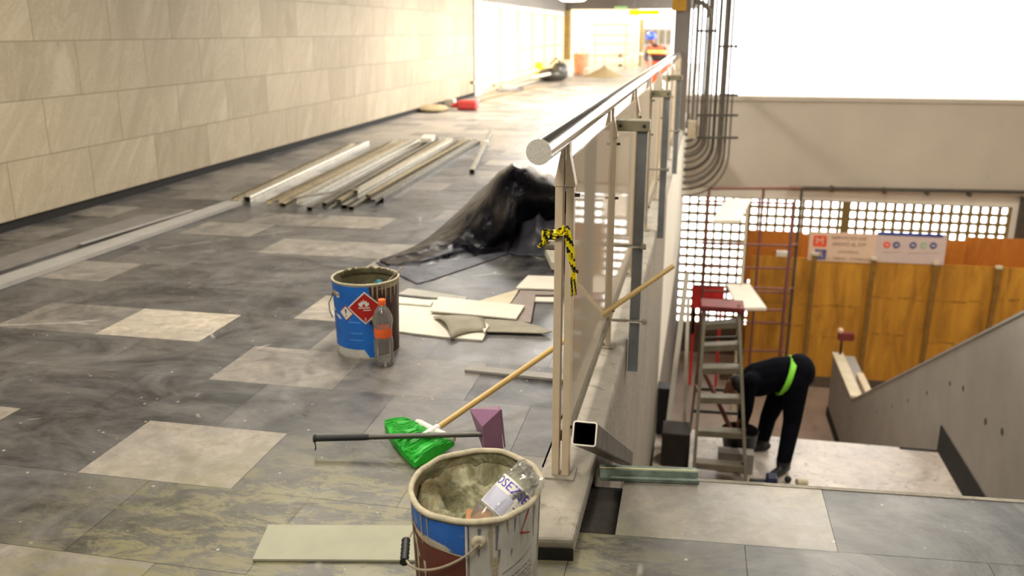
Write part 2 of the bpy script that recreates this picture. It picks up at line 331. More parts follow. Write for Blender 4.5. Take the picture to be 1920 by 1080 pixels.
# ------------------------------------------------------------------ mesh builder and object tagging
class MB:
    def __init__(s): s.v = []; s.f = []; s.mi = []; s.m = 0
    def add(s, vs, fs):
        b = len(s.v); s.v += [V(a) for a in vs]
        for f in fs: s.f.append([b + i for i in f]); s.mi.append(s.m)
        return s
    def box(s, c, d, R=None):
        c = V(c); q = []
        for x in (-.5, .5):
            for y in (-.5, .5):
                for z in (-.5, .5):
                    p = V((x * d[0], y * d[1], z * d[2])); q.append(c + (R @ p if R else p))
        return s.add(q, [(0, 1, 3, 2), (4, 6, 7, 5), (0, 4, 5, 1), (2, 3, 7, 6), (0, 2, 6, 4), (1, 5, 7, 3)])
    def bb(s, a, b):
        a = V(a); b = V(b); return s.box((a + b) / 2, (abs(b.x - a.x), abs(b.y - a.y), abs(b.z - a.z)))
    def frame(s, p, q, up=(0, 0, 1)):
        d = (q - p).normalized(); u = V(up); u = u - d * u.dot(d)
        if u.length < 1e-4: u = V((0, 1, 0)) - d * d.y
        u.normalize(); return d, d.cross(u).normalized(), u
    def sweep(s, p, q, prof, up=(0, 0, 1), caps=True):
        p = V(p); q = V(q); d, w, u = s.frame(p, q, up); n = len(prof)
        s.add([p + w * a + u * b for a, b in prof] + [q + w * a + u * b for a, b in prof],
              [(i, (i + 1) % n, n + (i + 1) % n, n + i) for i in range(n)] + ([tuple(range(n))[::-1], tuple(range(n, 2 * n))] if caps else []))
        return s
    def beam(s, p, q, w, h, up=(0, 0, 1)):
        return s.sweep(p, q, [(-w / 2, -h / 2), (w / 2, -h / 2), (w / 2, h / 2), (-w / 2, h / 2)], up)
    def chan(s, p, q, w, h, t, up=(0, 0, 1)):
        a = w / 2
        return s.sweep(p, q, [(-a, 0), (a, 0), (a, h), (a - t * 3, h), (a - t * 3, h - t), (a - t, h - t), (a - t, t), (-a + t, t), (-a + t, h - t), (-a + t * 3, h - t), (-a + t * 3, h), (-a, h)], up)
    def hollow(s, p, q, w, t, up=(0, 0, 1), mcut=None):
        p = V(p); q = V(q); d, sd, u = s.frame(p, q, up); o = w / 2; i = o - t; r = w * .12
        def ring(c, k, rr):
            o_ = []
            for cx, cy, a0 in ((1, 1, 0), (-1, 1, 90), (-1, -1, 180), (1, -1, 270)):
                for a in (0, 30, 60, 90):
                    A = math.radians(a0 + a); o_.append(c + sd * (cx * (k - rr) + rr * math.cos(A)) + u * (cy * (k - rr) + rr * math.sin(A)))
            return o_
        n = 16; vs = ring(p, o, r) + ring(q, o, r) + ring(p, i, r * .5) + ring(q, i, r * .5); m0 = s.m
        s.add(vs, [(k, (k + 1) % n, n + (k + 1) % n, n + k) for k in range(n)] + [(2 * n + k, 3 * n + k, 3 * n + (k + 1) % n, 2 * n + (k + 1) % n) for k in range(n)])
        b = len(s.v) - 4 * n
        if mcut is not None: s.m = mcut
        for e0, e1 in ((0, 2 * n), (n, 3 * n)):
            for k in range(n):
                s.f.append([b + e0 + k, b + e0 + (k + 1) % n, b + e1 + (k + 1) % n, b + e1 + k]); s.mi.append(s.m)
        s.m = m0; return s
    def tube(s, pts, r, n=10, caps=True):
        pts = [V(p) for p in pts]; k = len(pts); rs = r if isinstance(r, (list, tuple)) else [r] * k
        d0 = (pts[1] - pts[0]).normalized(); u = V((0, 0, 1)) if abs(d0.z) < .9 else V((1, 0, 0)); vs = []
        for i, p in enumerate(pts):
            d = (pts[min(i + 1, k - 1)] - pts[max(i - 1, 0)]).normalized(); u = (u - d * u.dot(d)).normalized(); w = d.cross(u)
            vs += [p + (u * math.cos(2 * PI * j / n) + w * math.sin(2 * PI * j / n)) * rs[i] for j in range(n)]
        fs = [(i * n + j, i * n + (j + 1) % n, (i + 1) * n + (j + 1) % n, (i + 1) * n + j) for i in range(k - 1) for j in range(n)]
        if caps: fs += [tuple(range(n))[::-1], tuple(range((k - 1) * n, k * n))]
        return s.add(vs, fs)
    def lathe(s, prof, n=40, c=(0, 0, 0), R=None, sy=1.0, jit=0):
        c = V(c); vs = []
        for r, z in prof:
            for j in range(n):
                a = 2 * PI * j / n; p = V((r * math.cos(a), r * math.sin(a) * sy, z))
                if jit: p += V((p.x, p.y, 0)) * (mnoise.noise(V((math.cos(a) * 2, math.sin(a) * 2, z * 9))) * jit); p.z += mnoise.noise(V((math.cos(a) * 3, math.sin(a) * 3, 5))) * jit * .15
                vs.append(c + (R @ p if R else p))
        k = len(prof)
        return s.add(vs, [(i * n + j, i * n + (j + 1) % n, (i + 1) * n + (j + 1) % n, (i + 1) * n + j) for i in range(k - 1) for j in range(n)])
    def prism(s, poly, ext):
        poly = [V(p) for p in poly]; e = V(ext); n = len(poly)
        return s.add(poly + [p + e for p in poly], [tuple(range(n))[::-1], tuple(range(n, 2 * n))] + [(i, (i + 1) % n, n + (i + 1) % n, n + i) for i in range(n)])
    def grid(s, rows, loop=False):
        n = len(rows[0]); vs = [p for r in rows for p in r]; m = n if loop else n - 1
        return s.add(vs, [(i * n + j, i * n + (j + 1) % n, (i + 1) * n + (j + 1) % n, (i + 1) * n + j) for i in range(len(rows) - 1) for j in range(m)])
    def ball(s, c, r, n=14, R=None):
        r = V(r) if hasattr(r, '__len__') else V((r, r, r)); rows = []
        for i in range(n // 2 + 1):
            a = PI * i / (n // 2)
            rows.append([V(c) + (R @ V(p) if R else V(p)) for p in [(r.x * math.sin(a) * math.cos(2 * PI * j / n), r.y * math.sin(a) * math.sin(2 * PI * j / n), r.z * math.cos(a)) for j in range(n)]])
        return s.grid(rows, True)
    def build(s, name, mats, parent=None, smooth=False, base=True, local=False, bevel=0, thick=0):
        off = V((0, 0, 0))
        if parent is not None and not local: off = wloc(parent)
        elif parent is None and base:
            xs = [p.x for p in s.v]; ys = [p.y for p in s.v]; zs = [p.z for p in s.v]
            off = V(((min(xs) + max(xs)) / 2, (min(ys) + max(ys)) / 2, min(zs)))
        me = bpy.data.meshes.new(name); me.from_pydata([p - off for p in s.v], [], s.f)
        for m in (mats if isinstance(mats, (list, tuple)) else [mats]): me.materials.append(M[m])
        for p, i in zip(me.polygons, s.mi): p.material_index = i
        bm = bmesh.new(); bm.from_mesh(me); bmesh.ops.remove_doubles(bm, verts=bm.verts, dist=1e-5)
        bmesh.ops.recalc_face_normals(bm, faces=bm.faces); bm.to_mesh(me); bm.free()
        if smooth:
            for p in me.polygons: p.use_smooth = True
            me.set_sharp_from_angle(angle=math.radians(42))
        o = bpy.data.objects.new(name, me); C.objects.link(o)
        if parent is not None: o.parent = parent
        elif base: o.location = off
        if thick: md = o.modifiers.new('thickness', 'SOLIDIFY'); md.thickness = thick; md.offset = 1
        if bevel: md = o.modifiers.new('bevel', 'BEVEL'); md.width = bevel; md.segments = 2; md.limit_method = 'ANGLE'
        return o
def wloc(o):
    p = V((0, 0, 0))
    while o is not None: p += o.location; o = o.parent
    return p
def tag(o, label, cat, group=None, kind=None):
    o['label'] = label; o['category'] = cat
    if group: o['group'] = group
    if kind: o['kind'] = kind
    return o
def thing(name, loc, label, cat, group=None, rz=0):
    o = bpy.data.objects.new(name, None); o.empty_display_size = .1; C.objects.link(o); o.location = loc; o.rotation_euler = (0, 0, rz)
    return tag(o, label, cat, group)
def struct(mb, name, mats, label=None, cat=None, **k):
    k.setdefault('base', False)
    o = mb.build(name, mats, **k); o['kind'] = 'structure'
    if label: o['label'] = label
    if cat: o['category'] = cat
    return o
def text_mesh(body, size, space=1.0):
    cu = bpy.data.curves.new('lettering', 'FONT'); cu.body = body; cu.size = size; cu.space_character = space; cu.resolution_u = 3
    cu.align_x = 'CENTER'; cu.align_y = 'CENTER'
    o = bpy.data.objects.new('lettering', cu); C.objects.link(o); dg = bpy.context.evaluated_depsgraph_get(); dg.update()
    me = o.evaluated_get(dg).to_mesh(); vs = [v.co.copy() for v in me.vertices]; fs = [tuple(p.vertices) for p in me.polygons]
    o.evaluated_get(dg).to_mesh_clear(); bpy.data.objects.remove(o); bpy.data.curves.remove(cu)
    return vs, fs
def yaw_x(y): return (y - 2.4) * .0122          # the balustrade runs slightly askew to the corridor
WORLD = 4.5; EXPO = 0.6
FILL_LIGHTS = [(-.9, .6, 50), (-3.4, 1.5, 45), (-2.8, 6, 60), (-1.2, 4.2, 50), (2.2, 2.0, 38), (-2.8, 11, 90), (-2.5, 16, 220), (-2.5, 20, 300), (-2.5, 25, 250), (1.2, 6.5, 80), (1.6, 10.5, 90), (2.5, 13, 80), (5.5, 13, 90), (5, 8, 80)]  # added fill lights: x, y, energy
# ------------------------------------------------------------------ THE SETTING
ZL, ZF = -2.4, -4.8                       # landing and lower concourse levels
WX = -5.32                                 # face of the stone wall
HY = 16.0                                  # hoarding line
LY = 17.4                                  # lattice wall line
# --- upper floor, tile by tile
TW, TH = .611, .457
def tkey(x, y):
    k = math.floor((y - 2.064) / TH); x0 = -2.135 if k % 2 else -2.45
    return (k, math.floor((x - x0) / TW))
tones = {}
for a, b, t_ in [(310, 610, .98), (280, 850, .66), (480, 690, .5), (660, 415, .54), (560, 465, .5), (210, 512, .5), (430, 433, .5), (590, 585, .72), (50, 590, .42), (0, 770, .6),
                 (100, 1045, .5), (450, 560, .04), (560, 575, .1), (330, 660, .1), (500, 610, .12), (250, 690, .14), (80, 720, .12), (430, 760, .1), (560, 790, .2), (80, 850, .12),
                 (330, 920, .05), (500, 960, .08), (900, 680, .5), (780, 700, .4), (880, 330, .5), (960, 290, .55), (400, 360, .4), (700, 300, .45), (600, 520, .2), (420, 500, .15),
                 (320, 540, .12), (120, 640, .16), (740, 780, .3), (680, 740, .25), (860, 760, .36), (620, 900, .2), (760, 960, .15), (300, 465, .3), (150, 560, .2), (540, 430, .25)]:
    p = Z(a, b); tones[tkey(p.x, p.y)] = t_
fb = MB(); ft = []
def tile(q, t_): fb.add([V((p[0], p[1], 0)) for p in q], [(0, 1, 2, 3)]); ft.append(t_)
G = .0008
for k in range(-12, 96):
    y0 = 2.064 + TH * k; y1 = y0 + TH; x0 = -2.135 if k % 2 else -2.45
    if y0 > 32 and k % 2: pass
    for n in range(-7, 6):
        a = x0 + n * TW; b = a + TW
        lo = -5.50; hi = -.30 if y0 < 2.3 else -.36 + yaw_x(y0)
        a_, b_ = max(a, lo), min(b, hi)
        if b_ - a_ < .02: continue
        t_ = tones.get(tkey((a + b) / 2, (y0 + y1) / 2))
        if t_ is None: t_ = random.choice([.1, .14, .2, .26, .32, .4, .5]) + (.1 if y0 > 8 else 0) + (.2 if y0 > 12 else 0)  # far tiles made paler: glare from the bright corridor end put into their tone
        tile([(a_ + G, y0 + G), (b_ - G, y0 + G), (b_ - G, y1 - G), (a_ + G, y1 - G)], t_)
def sk(x, y): return (x, y + .062 * (x + .26))
for r, (y0, y1) in enumerate([(2.05, 2.492), (1.59, 2.05), (1.13, 1.59), (.67, 1.13), (.2, .67), (-.3, .2), (-1, -.3), (-2, -1), (-3.5, -2)]):
    xs = [-.3, .232, .95, 1.6, 2.3, 3.0, 3.7, 4.4] if r % 2 == 0 else [-.3, -.05, .6, 1.3, 1.95, 2.65, 3.3, 4.4]
    for a, b in zip(xs, xs[1:]):
        tile([sk(a + G, y0 + G), sk(b - G, y0 + G), sk(b - G, y1 - G), sk(a + G, y1 - G)], random.choice([.0, .04, .1]))
for a, b, t_ in [(-.172, .514, .62), (.514, 1.2, .0), (1.2, 1.9, .05), (1.9, 2.6, .3), (2.6, 4.4, .15)]:
    tile([sk(a + G, 2.492 + G), sk(b - G, 2.492 + G), sk(b - G, 2.885), sk(a + G, 2.885)], t_)
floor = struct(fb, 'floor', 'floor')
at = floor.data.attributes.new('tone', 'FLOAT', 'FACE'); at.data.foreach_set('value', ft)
sb = MB(); sb.bb((-5.7, -4, -.4), (-.40, 17.3, -.006)); sb.bb((-5.7, 17.3, -.4), (-.1, 46, -.006)); sb.bb((-.40, -4, -.4), (4.4, 2.485, -.006))
struct(sb, 'floor_slab', 'risers')
hb = MB(); hb.prism([(-.40, 2.485, -.4), (4.4, 2.485, -.4), (4.4, 2.87 + .062 * 4.66, -.4), (-.40, 2.87 - .01, -.4)], (0, 0, .36))
struct(hb, 'stair_head_bed', 'dark_bed')
hb = MB(); hb.prism([sk(-.172, 2.492) + (-.04,), sk(4.4, 2.492) + (-.04,), sk(4.4, 2.885) + (-.04,), sk(-.172, 2.885) + (-.04,)], (0, 0, .037)); struct(hb, 'stair_head_slab', 'risers')
hb = MB(); hb.prism([sk(-.16, 2.885) + (-.02,), sk(4.4, 2.885) + (-.02,), sk(4.4, 2.905) + (-.02,), sk(-.16, 2.905) + (-.02,)], (0, 0, .022)); struct(hb, 'stair_nosing', 'concrete')
# --- flights, landing, lower concourse
st = MB()
for i in range(14):
    z = -(i + 1) * 2.4 / 15; y = 2.94 + i * .275
    st.bb((-.2, y, z - .35), (2.55, y + .275, z))
struct(st, 'stair_upper_flight', 'risers')
lb = MB(); lb.bb((-.20, 6.79, ZL - .3), (2.55, 8.5, ZL)); struct(lb, 'landing', 'landing')
st = MB()
for i in range(14):
    z = ZL - (i + 1) * 2.4 / 15; y = 8.5 + i * .3
    st.bb((-.15, y, z - .35), (2.55, y + .3, z))
struct(st, 'stair_lower_flight', 'lowfloor')
lf = MB(); lf.bb((-6, 2, ZF - .2), (9.5, 18.5, ZF)); struct(lf, 'floor_lower', 'lowfloor')
# --- wall on the left of the stairwell, carrying the balustrade
def wq(y): return -.285 + yaw_x(y)
w = MB(); w.prism([(wq(2.9), 2.9, -4.8), (wq(8.6), 8.6, -4.8), (wq(8.6) - .2, 8.6, -4.8), (wq(2.9) - .2, 2.9, -4.8)], (0, 0, 4.8)); struct(w, 'wall_stairwell', 'speckle')
w = MB(); w.prism([(wq(8.6), 8.6, -2.1), (wq(17.3), 17.3, -2.1), (wq(17.3) - .2, 17.3, -2.1), (wq(8.6) - .2, 8.6, -2.1)], (0, 0, 2.1)); struct(w, 'wall_stairwell_far', 'white_plaster')
w = MB(); w.prism([(wq(8.6), 8.6, -4.8), (wq(17.3), 17.3, -4.8), (wq(17.3) - .2, 17.3, -4.8), (wq(8.6) - .2, 8.6, -4.8)], (0, 0, 2.7)); struct(w, 'wall_under_stairwell', 'risers')
kb = MB(); kb.prism([(wq(2.33), 2.335, .0), (wq(17.3), 17.3, 0), (wq(17.3) - .175, 17.3, 0), (wq(2.33) - .175, 2.31, 0)], (0, 0, .068)); struct(kb, 'curb', 'concrete', bevel=.012)
kb = MB(); kb.prism([(wq(2.33) + .002, 2.331, .0), (wq(2.33) - .177, 2.306, 0), (wq(2.33) - .177, 2.302, 0), (wq(2.33) + .002, 2.327, 0)], (0, 0, .042)); struct(kb, 'trim_1', 'black_paint')
# --- sloped parapet on the right of the stairs
PX = 2.53
a = X(1920, 588, PX); b = X(1597, 752, PX); c = X(1563, 660, PX); sl = (b.z - a.z) / (b.y - a.y)
pts = [(2.9, a.z + sl * (2.9 - a.y)), (b.y, b.z), (c.y, b.z + .02), (c.y, -4.8), (2.9, -4.8)]
pb = MB(); pb.prism([(PX, y, z) for y, z in pts], (.34, 0, 0)); struct(pb, 'wall_parapet', 'parapet')
PAR = (a, b, c, sl)
cp = MB(); cp.beam((PX + .17, 2.9, pts[0][1] + .012), (PX + .17, b.y, b.z + .012), .36, .024); struct(cp, 'trim_2', 'parapet')
bs = MB(); bs.bb((PX - .014, 6.9, ZL), (PX, 8.5, ZL + .27)); bs.bb((PX - .36, 8.46, ZL), (PX, 8.502, ZL + .006)); struct(bs, 'baseboard_landing', 'dark_void')
bs = MB(); bs.bb((PX - .015, 12.8, ZF), (PX, c.y, ZF + .16)); struct(bs, 'baseboard_lower', 'dark_void')
for px, py, r in [(1781, 719, .022), (1806, 728, .024), (1738, 737, .02), (1702, 751, .02), (1672, 762, .02), (1644, 774, .02), (1620, 782, .018), (1601, 791, .017), (1593, 782, .015), (1848, 790, .03), (1879, 809, .03)]:
    p = X(px, py, PX); h = MB(); h.lathe([(0, .003), (r, .003), (r * 1.1, 0)], 12, p, Matrix.Rotation(-PI / 2, 3, 'Y')); struct(h, 'trim_patch', 'pipe_dark')
# --- stone wall on the left and what follows it
w = MB(); w.bb((WX - .25, -4, .085), (WX, 21.45, 3.0)); struct(w, 'wall_left', 'stone')
w = MB(); w.bb((WX - .25, -4, 0), (WX - .02, 21.45, .085)); struct(w, 'baseboard_left', 'dark_void')
w = MB(); w.bb((WX - .06, 21.45, 0), (WX + .02, 21.52, 3.0)); struct(w, 'trim_3', 'column')
w = MB(); w.bb((WX - .25, 21.52, 0), (WX + .03, 22.1, 3.0)); struct(w, 'trim_4', 'white_plaster')
# translucent glazing of the far corridor
zt = 2.26
for i in range(6):
    y0 = 22.1 + i * 2.45; y1 = y0 + 2.45
    f = MB(); f.bb((WX - .06, y0, 0), (WX + .02, y0 + .07, zt)); f.bb((WX - .05, y0, .98), (WX + .03, y1, 1.03)); f.bb((WX - .05, y0, 0), (WX + .01, y1, .05)); f.bb((WX - .05, y0, zt - .16), (WX + .01, y1, zt - .13))
    for q in (.6, 1.2, 1.8): f.bb((WX - .05, y0 + q, zt - .16), (WX + .0, y0 + q + .12, zt))
    fr = struct(f, 'window_%d' % (i + 1), 'sheet' if 0 else 'wood_pale')
    g = MB(); g.bb((WX - .03, y0 + .07, .05), (WX - .02, y1, zt - .16)); g.build('pane', 'sheet', fr)
w = MB(); w.bb((WX - .25, 22.1, zt), (WX + .05, 37.4, 3.0)); struct(w, 'wall_left_lintel', 'column')
w = MB(); w.bb((WX - .05, 36.7, 0), (WX + .22, 37.3, 2.4)); struct(w, 'trim_5', 'ochre_pale')
w = MB(); w.bb((WX, 36.7, 2.36), (.0, 37.2, 3.0)); struct(w, 'ceiling_beam_far', 'column')
w = MB(); w.bb((WX, 29, 2.62), (-.1, 29.6, 3.0)); struct(w, 'ceiling_beam_near', 'white_plaster')
w = MB(); w.bb((WX - .3, 19, 3.0), (.1, 38, 3.15)); w.bb((WX - .3, -4, 3.0), (9.6, 17.9, 3.15)); w.bb((WX - .3, 17.9, 3.0), (.1, 19.0, 3.15)); struct(w, 'ceiling', 'dark_ceiling')
w = MB(); w.bb((WX - .3, -4.2, -.4), (9.6, -4, 3.0)); struct(w, 'wall_back', 'white_plaster')
w = MB(); w.bb((9.5, -4, -4.8), (9.7, 18.5, 3.0)); struct(w, 'wall_right', 'white_plaster')
w = MB(); w.bb((2.87, 2.9, -4.8), (9.5, 3.1, 0)); w.bb((4.4, -4, -.4), (9.5, 3.1, 0)); struct(w, 'floor_right', 'risers')
# column by the end of the balustrade
cl = MB(); cl.bb((-.36 + .0, 14.0, 0), (-.125, 14.3, 3.0)); struct(cl, 'wall_column', 'column')
# --- far wall: beam, lattice, pillar
p0 = Y(1388, 183, LY - .1); p1 = Y(1388, 351, LY - .1); ZB0, ZB1 = p1.z, p0.z
w = MB(); w.bb((wq(17.3) - .2, LY - .1, ZB0), (9.5, LY + .3, ZB1)); struct(w, 'wall_far_beam', 'concrete_beam')
w = MB(); w.bb((wq(17.3) - .2, LY - .13, ZB1 - .05), (9.5, LY + .33, ZB1 + .03)); struct(w, 'trim_6', 'concrete_beam')
L0 = Y(1294, 367, LY); L1 = Y(1897, 381, LY)
w = MB(); w.bb((wq(17.3), LY - .04, L0.z), (9.5, LY + .12, ZB0)); struct(w, 'trim_7', 'white_plaster')
lt = MB(); nx = 35; cw = (L1.x - L0.x) / nx; ch = cw * 1.06; t_ = .05; nz = 15
mull = Y(1590, 370, LY).x
zb = L0.z - nz * ch
xs = [L0.x + i * cw for i in range(-2, nx + 1)]
for x in xs: lt.bb((x - t_ / 2, LY, zb), (x + t_ / 2, LY + .09, L0.z + .03))
for j in range(nz + 1): lt.bb((xs[0], LY + .002, L0.z - j * ch - t_ / 2), (xs[-1], LY + .088, L0.z - j * ch + t_ / 2))
lt.bb((mull - .07, LY - .02, zb), (mull + .07, LY + .11, L0.z + .03))
struct(lt, 'window_7', 'lattice')
w = MB(); w.bb((xs[0], LY, ZF), (9.5, LY + .12, zb)); struct(w, 'wall_far_base', 'plinth')
w = MB(); w.bb((L1.x + .02, LY - .05, ZF), (L1.x + .11, LY + .12, ZB0)); struct(w, 'trim_8', 'white_plaster')
w = MB(); w.bb((L1.x + .11, LY - .15, ZF), (L1.x + .27, LY + .1, ZB0)); struct(w, 'trim_9', 'pipe_dark')
lt = MB()
for i in range(10): lt.bb((L1.x + .27 + i * cw, LY, zb), (L1.x + .32 + i * cw, LY + .09, L0.z + .03))
for j in range(nz + 1): lt.bb((L1.x + .27, LY + .002, L0.z - j * ch - t_ / 2), (9.5, LY + .088, L0.z - j * ch + t_ / 2))
struct(lt, 'window_8', 'lattice')
# ------------------------------------------------------------------ BALUSTRADE
def rx(y): return -.388 + yaw_x(y)
R0 = V((rx(2.735), 2.735, .068))
rail = thing('balustrade', (rx(2.735), 2.735, .068), 'long steel balustrade with polished handrail and glass panels on the concrete curb', 'railing')
ra, rb = X(1012, 285, -.40), Z(1284, 92, 1.222)
ra = V((-.402, ra.y, ra.z)); rb = V((rb.x, rb.y, ra.z))
RZ = ra.z; RR = .035
m = MB(); m.tube([ra, ra + (rb - ra) * .3, ra + (rb - ra) * .6, rb], RR, 32, caps=False); hr = m.build('handrail', 'chrome', rail, smooth=True)
d = (rb - ra).normalized()
m = MB(); m.tube([ra - d * .004, ra - d * .0002], RR * 1.005, 32); m.build('end_plate', 'chrome_end', hr)['label'] = 'matt round end plate of the handrail'
def railx(y): t_ = (y - ra.y) / (rb.y - ra.y); return ra.x + (rb.x - ra.x) * t_
def post(y):
    x = rx(y); zt = RZ - RR + .004; zs = zt - .125
    b = MB(); b.bb((x - .05, y - .045, .068), (x + .05, y + .05, .075))
    po = b.build('post', 'concrete', rail)
    for s_ in (-1, 1):
        f = MB(); cx = x + s_ * .0175; f.bb((cx - .0125, y - .022, .075), (cx + .0125, y + .022, zs)); f.build('flat_bar', 'white_metal', po, bevel=.002)
        o_ = x + s_ * .034; i_ = x + s_ * .003; ti = x + s_ * .014
        t_ = MB(); t_.prism([(i_, y - .024, zs), (o_, y - .024, zs), (o_, y - .024, zs + .006), (ti, y - .024, zs + .105), (ti, y - .024, zt + .012), (i_, y - .024, zt + .012)], (0, .048, 0)); t_.build('pointed_tip', 'white_metal', po, bevel=.001)
    for zz in (.25, .8, zs - .03):
        bo = MB(); bo.tube([(x + .028, y + .002, zz), (x + .046, y + .002, zz)], .006, 8); bo.build('bolt', 'wire_dark', po)
    return po
py = [2.735 + 1.33 * i for i in range(10)]
for y in py: post(y)
for a, b in zip(py, py[1:]):
    xa, xb = rx(a) + .006, rx(b) + .006
    g = MB(); g.prism([(xa, a + .04, .225), (xb, b - .04, .225), (xb + .008, b - .04, .225), (xa + .008, a + .04, .225)], (0, 0, 1.16 - .225)); g.build('glass_panel', 'glass', rail)
    r = MB(); r.beam((xa + .004, a + .022, .205), (xb + .004, b - .022, .205), .032, .04); r.build('bottom_rail', 'alu', rail)
m = MB(); x = rx(2.735); zz = Y(1025, 459, 2.735).z; m.tube([(x - .068, 2.735, zz), (x - .029, 2.735, zz)], .017, 14); m.build('side_stub', 'alu', rail, smooth=True)
# grey tubes clamped to the outside of the balustrade
def prop(y, ztop, zbot, label, rods=()):
    x = wq(y) + .032
    t_ = thing('clamped_steel_tube', (x, y, zbot), label, 'tube', 'grey tubes clamped outside the balustrade')
    m = MB(); m.hollow((x, y, zbot), (x, y, ztop), .05, .004, (0, 1, 0)); m.build('tube', 'grey_tube', t_, bevel=.002)
    m = MB(); m.bb((x - .125, y - .05, ztop), (x + .035, y + .045, ztop + .05)); br = m.build('top_bracket', 'olive_plate', t_, bevel=.003)
    for q in (-.1, .01):
        b = MB(); b.tube([(x + q, y - .056, ztop + .025), (x + q, y - .05, ztop + .025)], .008, 8); b.build('bolt_head', 'wire_dark', br)
    for z, a, b_ in rods:
        r = MB(); r.tube([(x - a, y - .035, z), (x + b_, y - .035, z)], .008, 8); ro = r.build('threaded_rod', 'galv', t_)
        for q in (-a, b_): n = MB(); n.lathe([(0, -.012), (.015, -.012), (.015, .012), (0, .012)], 6, (x + q, y - .035, z), Matrix.Rotation(PI / 2, 3, 'Y')); n.build('nut', 'galv', ro)
prop(4.2, 1.10, -.1, 'grey square tube clamped outside the second balustrade post, nearest of three', ((.55, .2, .03), (.17, .2, .05)))
prop(6.7, 1.08, .02, 'grey square tube clamped outside the balustrade, middle of three', ((.55, .15, .03),))
prop(9.4, 1.06, .1, 'grey square tube clamped outside the balustrade, farthest of three', ((.55, .15, .03),))
# barrier tape knotted round the first post
tp = thing('barrier_tape', (rx(2.735), 2.735, Y(1050, 445, 2.735).z), 'yellow and black barrier tape knotted round the first balustrade post', 'tape')
def ribbon(pts, ws, name, seed, twist=0):
    rnd = random.Random(seed); m = MB(); n = 4
    P = [V(p) for p in pts]; fine = []; fw = []
    for i in range(len(P) - 1):
        for j in range(4): fine.append(P[i].lerp(P[i + 1], j / 4)); fw.append(ws[i] + (ws[i + 1] - ws[i]) * j / 4)
    fine.append(P[-1]); fw.append(ws[-1]); rows = []
    for i, p in enumerate(fine):
        d = (fine[min(i + 1, len(fine) - 1)] - fine[max(0, i - 1)]).normalized(); nrm = V((0, -1, 0)); s_ = d.cross(nrm).normalized()
        rows.append([p + s_ * ((k / n - .5) * fw[i]) + V((0, .006 * math.sin(k * 2.2 + i * .8) - .003, 0)) for k in range(n + 1)])
    for i in range(len(rows) - 1):
        for k in range(n):
            m.m = 1 if ((i * 1.0 + k * .9) % 5.2) < 1.9 and rnd.random() < .82 else 0
            m.add([rows[i][k], rows[i][k + 1], rows[i + 1][k + 1], rows[i + 1][k]], [(0, 1, 2, 3)])
    return m.build(name, ['tape_y', 'tape_k'], tp, smooth=True, thick=.0008)
def T(px, py, dy=-.03): return Y(px, py, 2.735 + dy)
ribbon([T(1034, 440, -.026), T(1044, 438, -.027), T(1056, 432, -.028), T(1062, 425, -.03)], [.03, .028, .026, .02], 'wrap', 3)
ribbon([T(1034, 434, -.03), T(1050, 440, -.034), T(1062, 436, -.03), T(1072, 432, -.005)], [.012, .012, .014, .012], 'knot', 5)
ribbon([T(1060, 424), T(1065, 440), T(1069, 462), T(1072, 485), T(1076, 505)], [.02, .024, .026, .022, .016], 'hanging_end', 11)
ribbon([T(1076, 503, -.028), T(1073, 525, -.03), T(1072, 555, -.03)], [.012, .01, .009], 'tail_strand', 12)
ribbon([T(1077, 505, -.032), T(1079, 528, -.034), T(1079, 553, -.034)], [.01, .008, .009], 'tail_strand', 14)
ribbon([T(1033, 437, -.01), T(1024, 436, -.015), T(1021, 452, -.02), T(1013, 462, -.02), T(1009, 459, -.02)], [.02, .03, .022, .008, .006], 'loose_end', 8)
# ------------------------------------------------------------------ foreground steel
td = V((.012, .876, -.482)).normalized()
tc = EYE + ray(1096, 813) * 2.34
m = MB(); m.hollow(tc, tc + td * 1.72, .0655, .004, (0, 0, 1), 1)
o = m.build('square_steel_tube', ['steel_raw', 'steel_cut']); tag(o, 'raw square steel tube with bright open end, sloping into the stairwell beside the curb', 'steel tube')
a = Z(1128, 890, 0.002); b = Z(1305, 899, 0.002); a = V((-.262, 2.885, .003)); b = V((.085, 2.93, .003))
m = MB(); m.sweep(a, b, [(-.05, 0), (.05, 0), (.05, .012), (.022, .012), (.016, .028), (-.016, .028), (-.022, .012), (-.05, .012)])
o = thing('galvanised_strut', (a.x, a.y, 0), 'short galvanised steel strut lying on the stair edge under the square tube', 'steel strut')
m.build('strut', 'galv_green', o)
m = MB(); m.beam((a.x + .0, a.y - .004, a.z + .0285), (b.x - .002, b.y - .004, b.z + .0285), .006, .0015); m.build('yellow_stripe', 'stripe_pale', o)
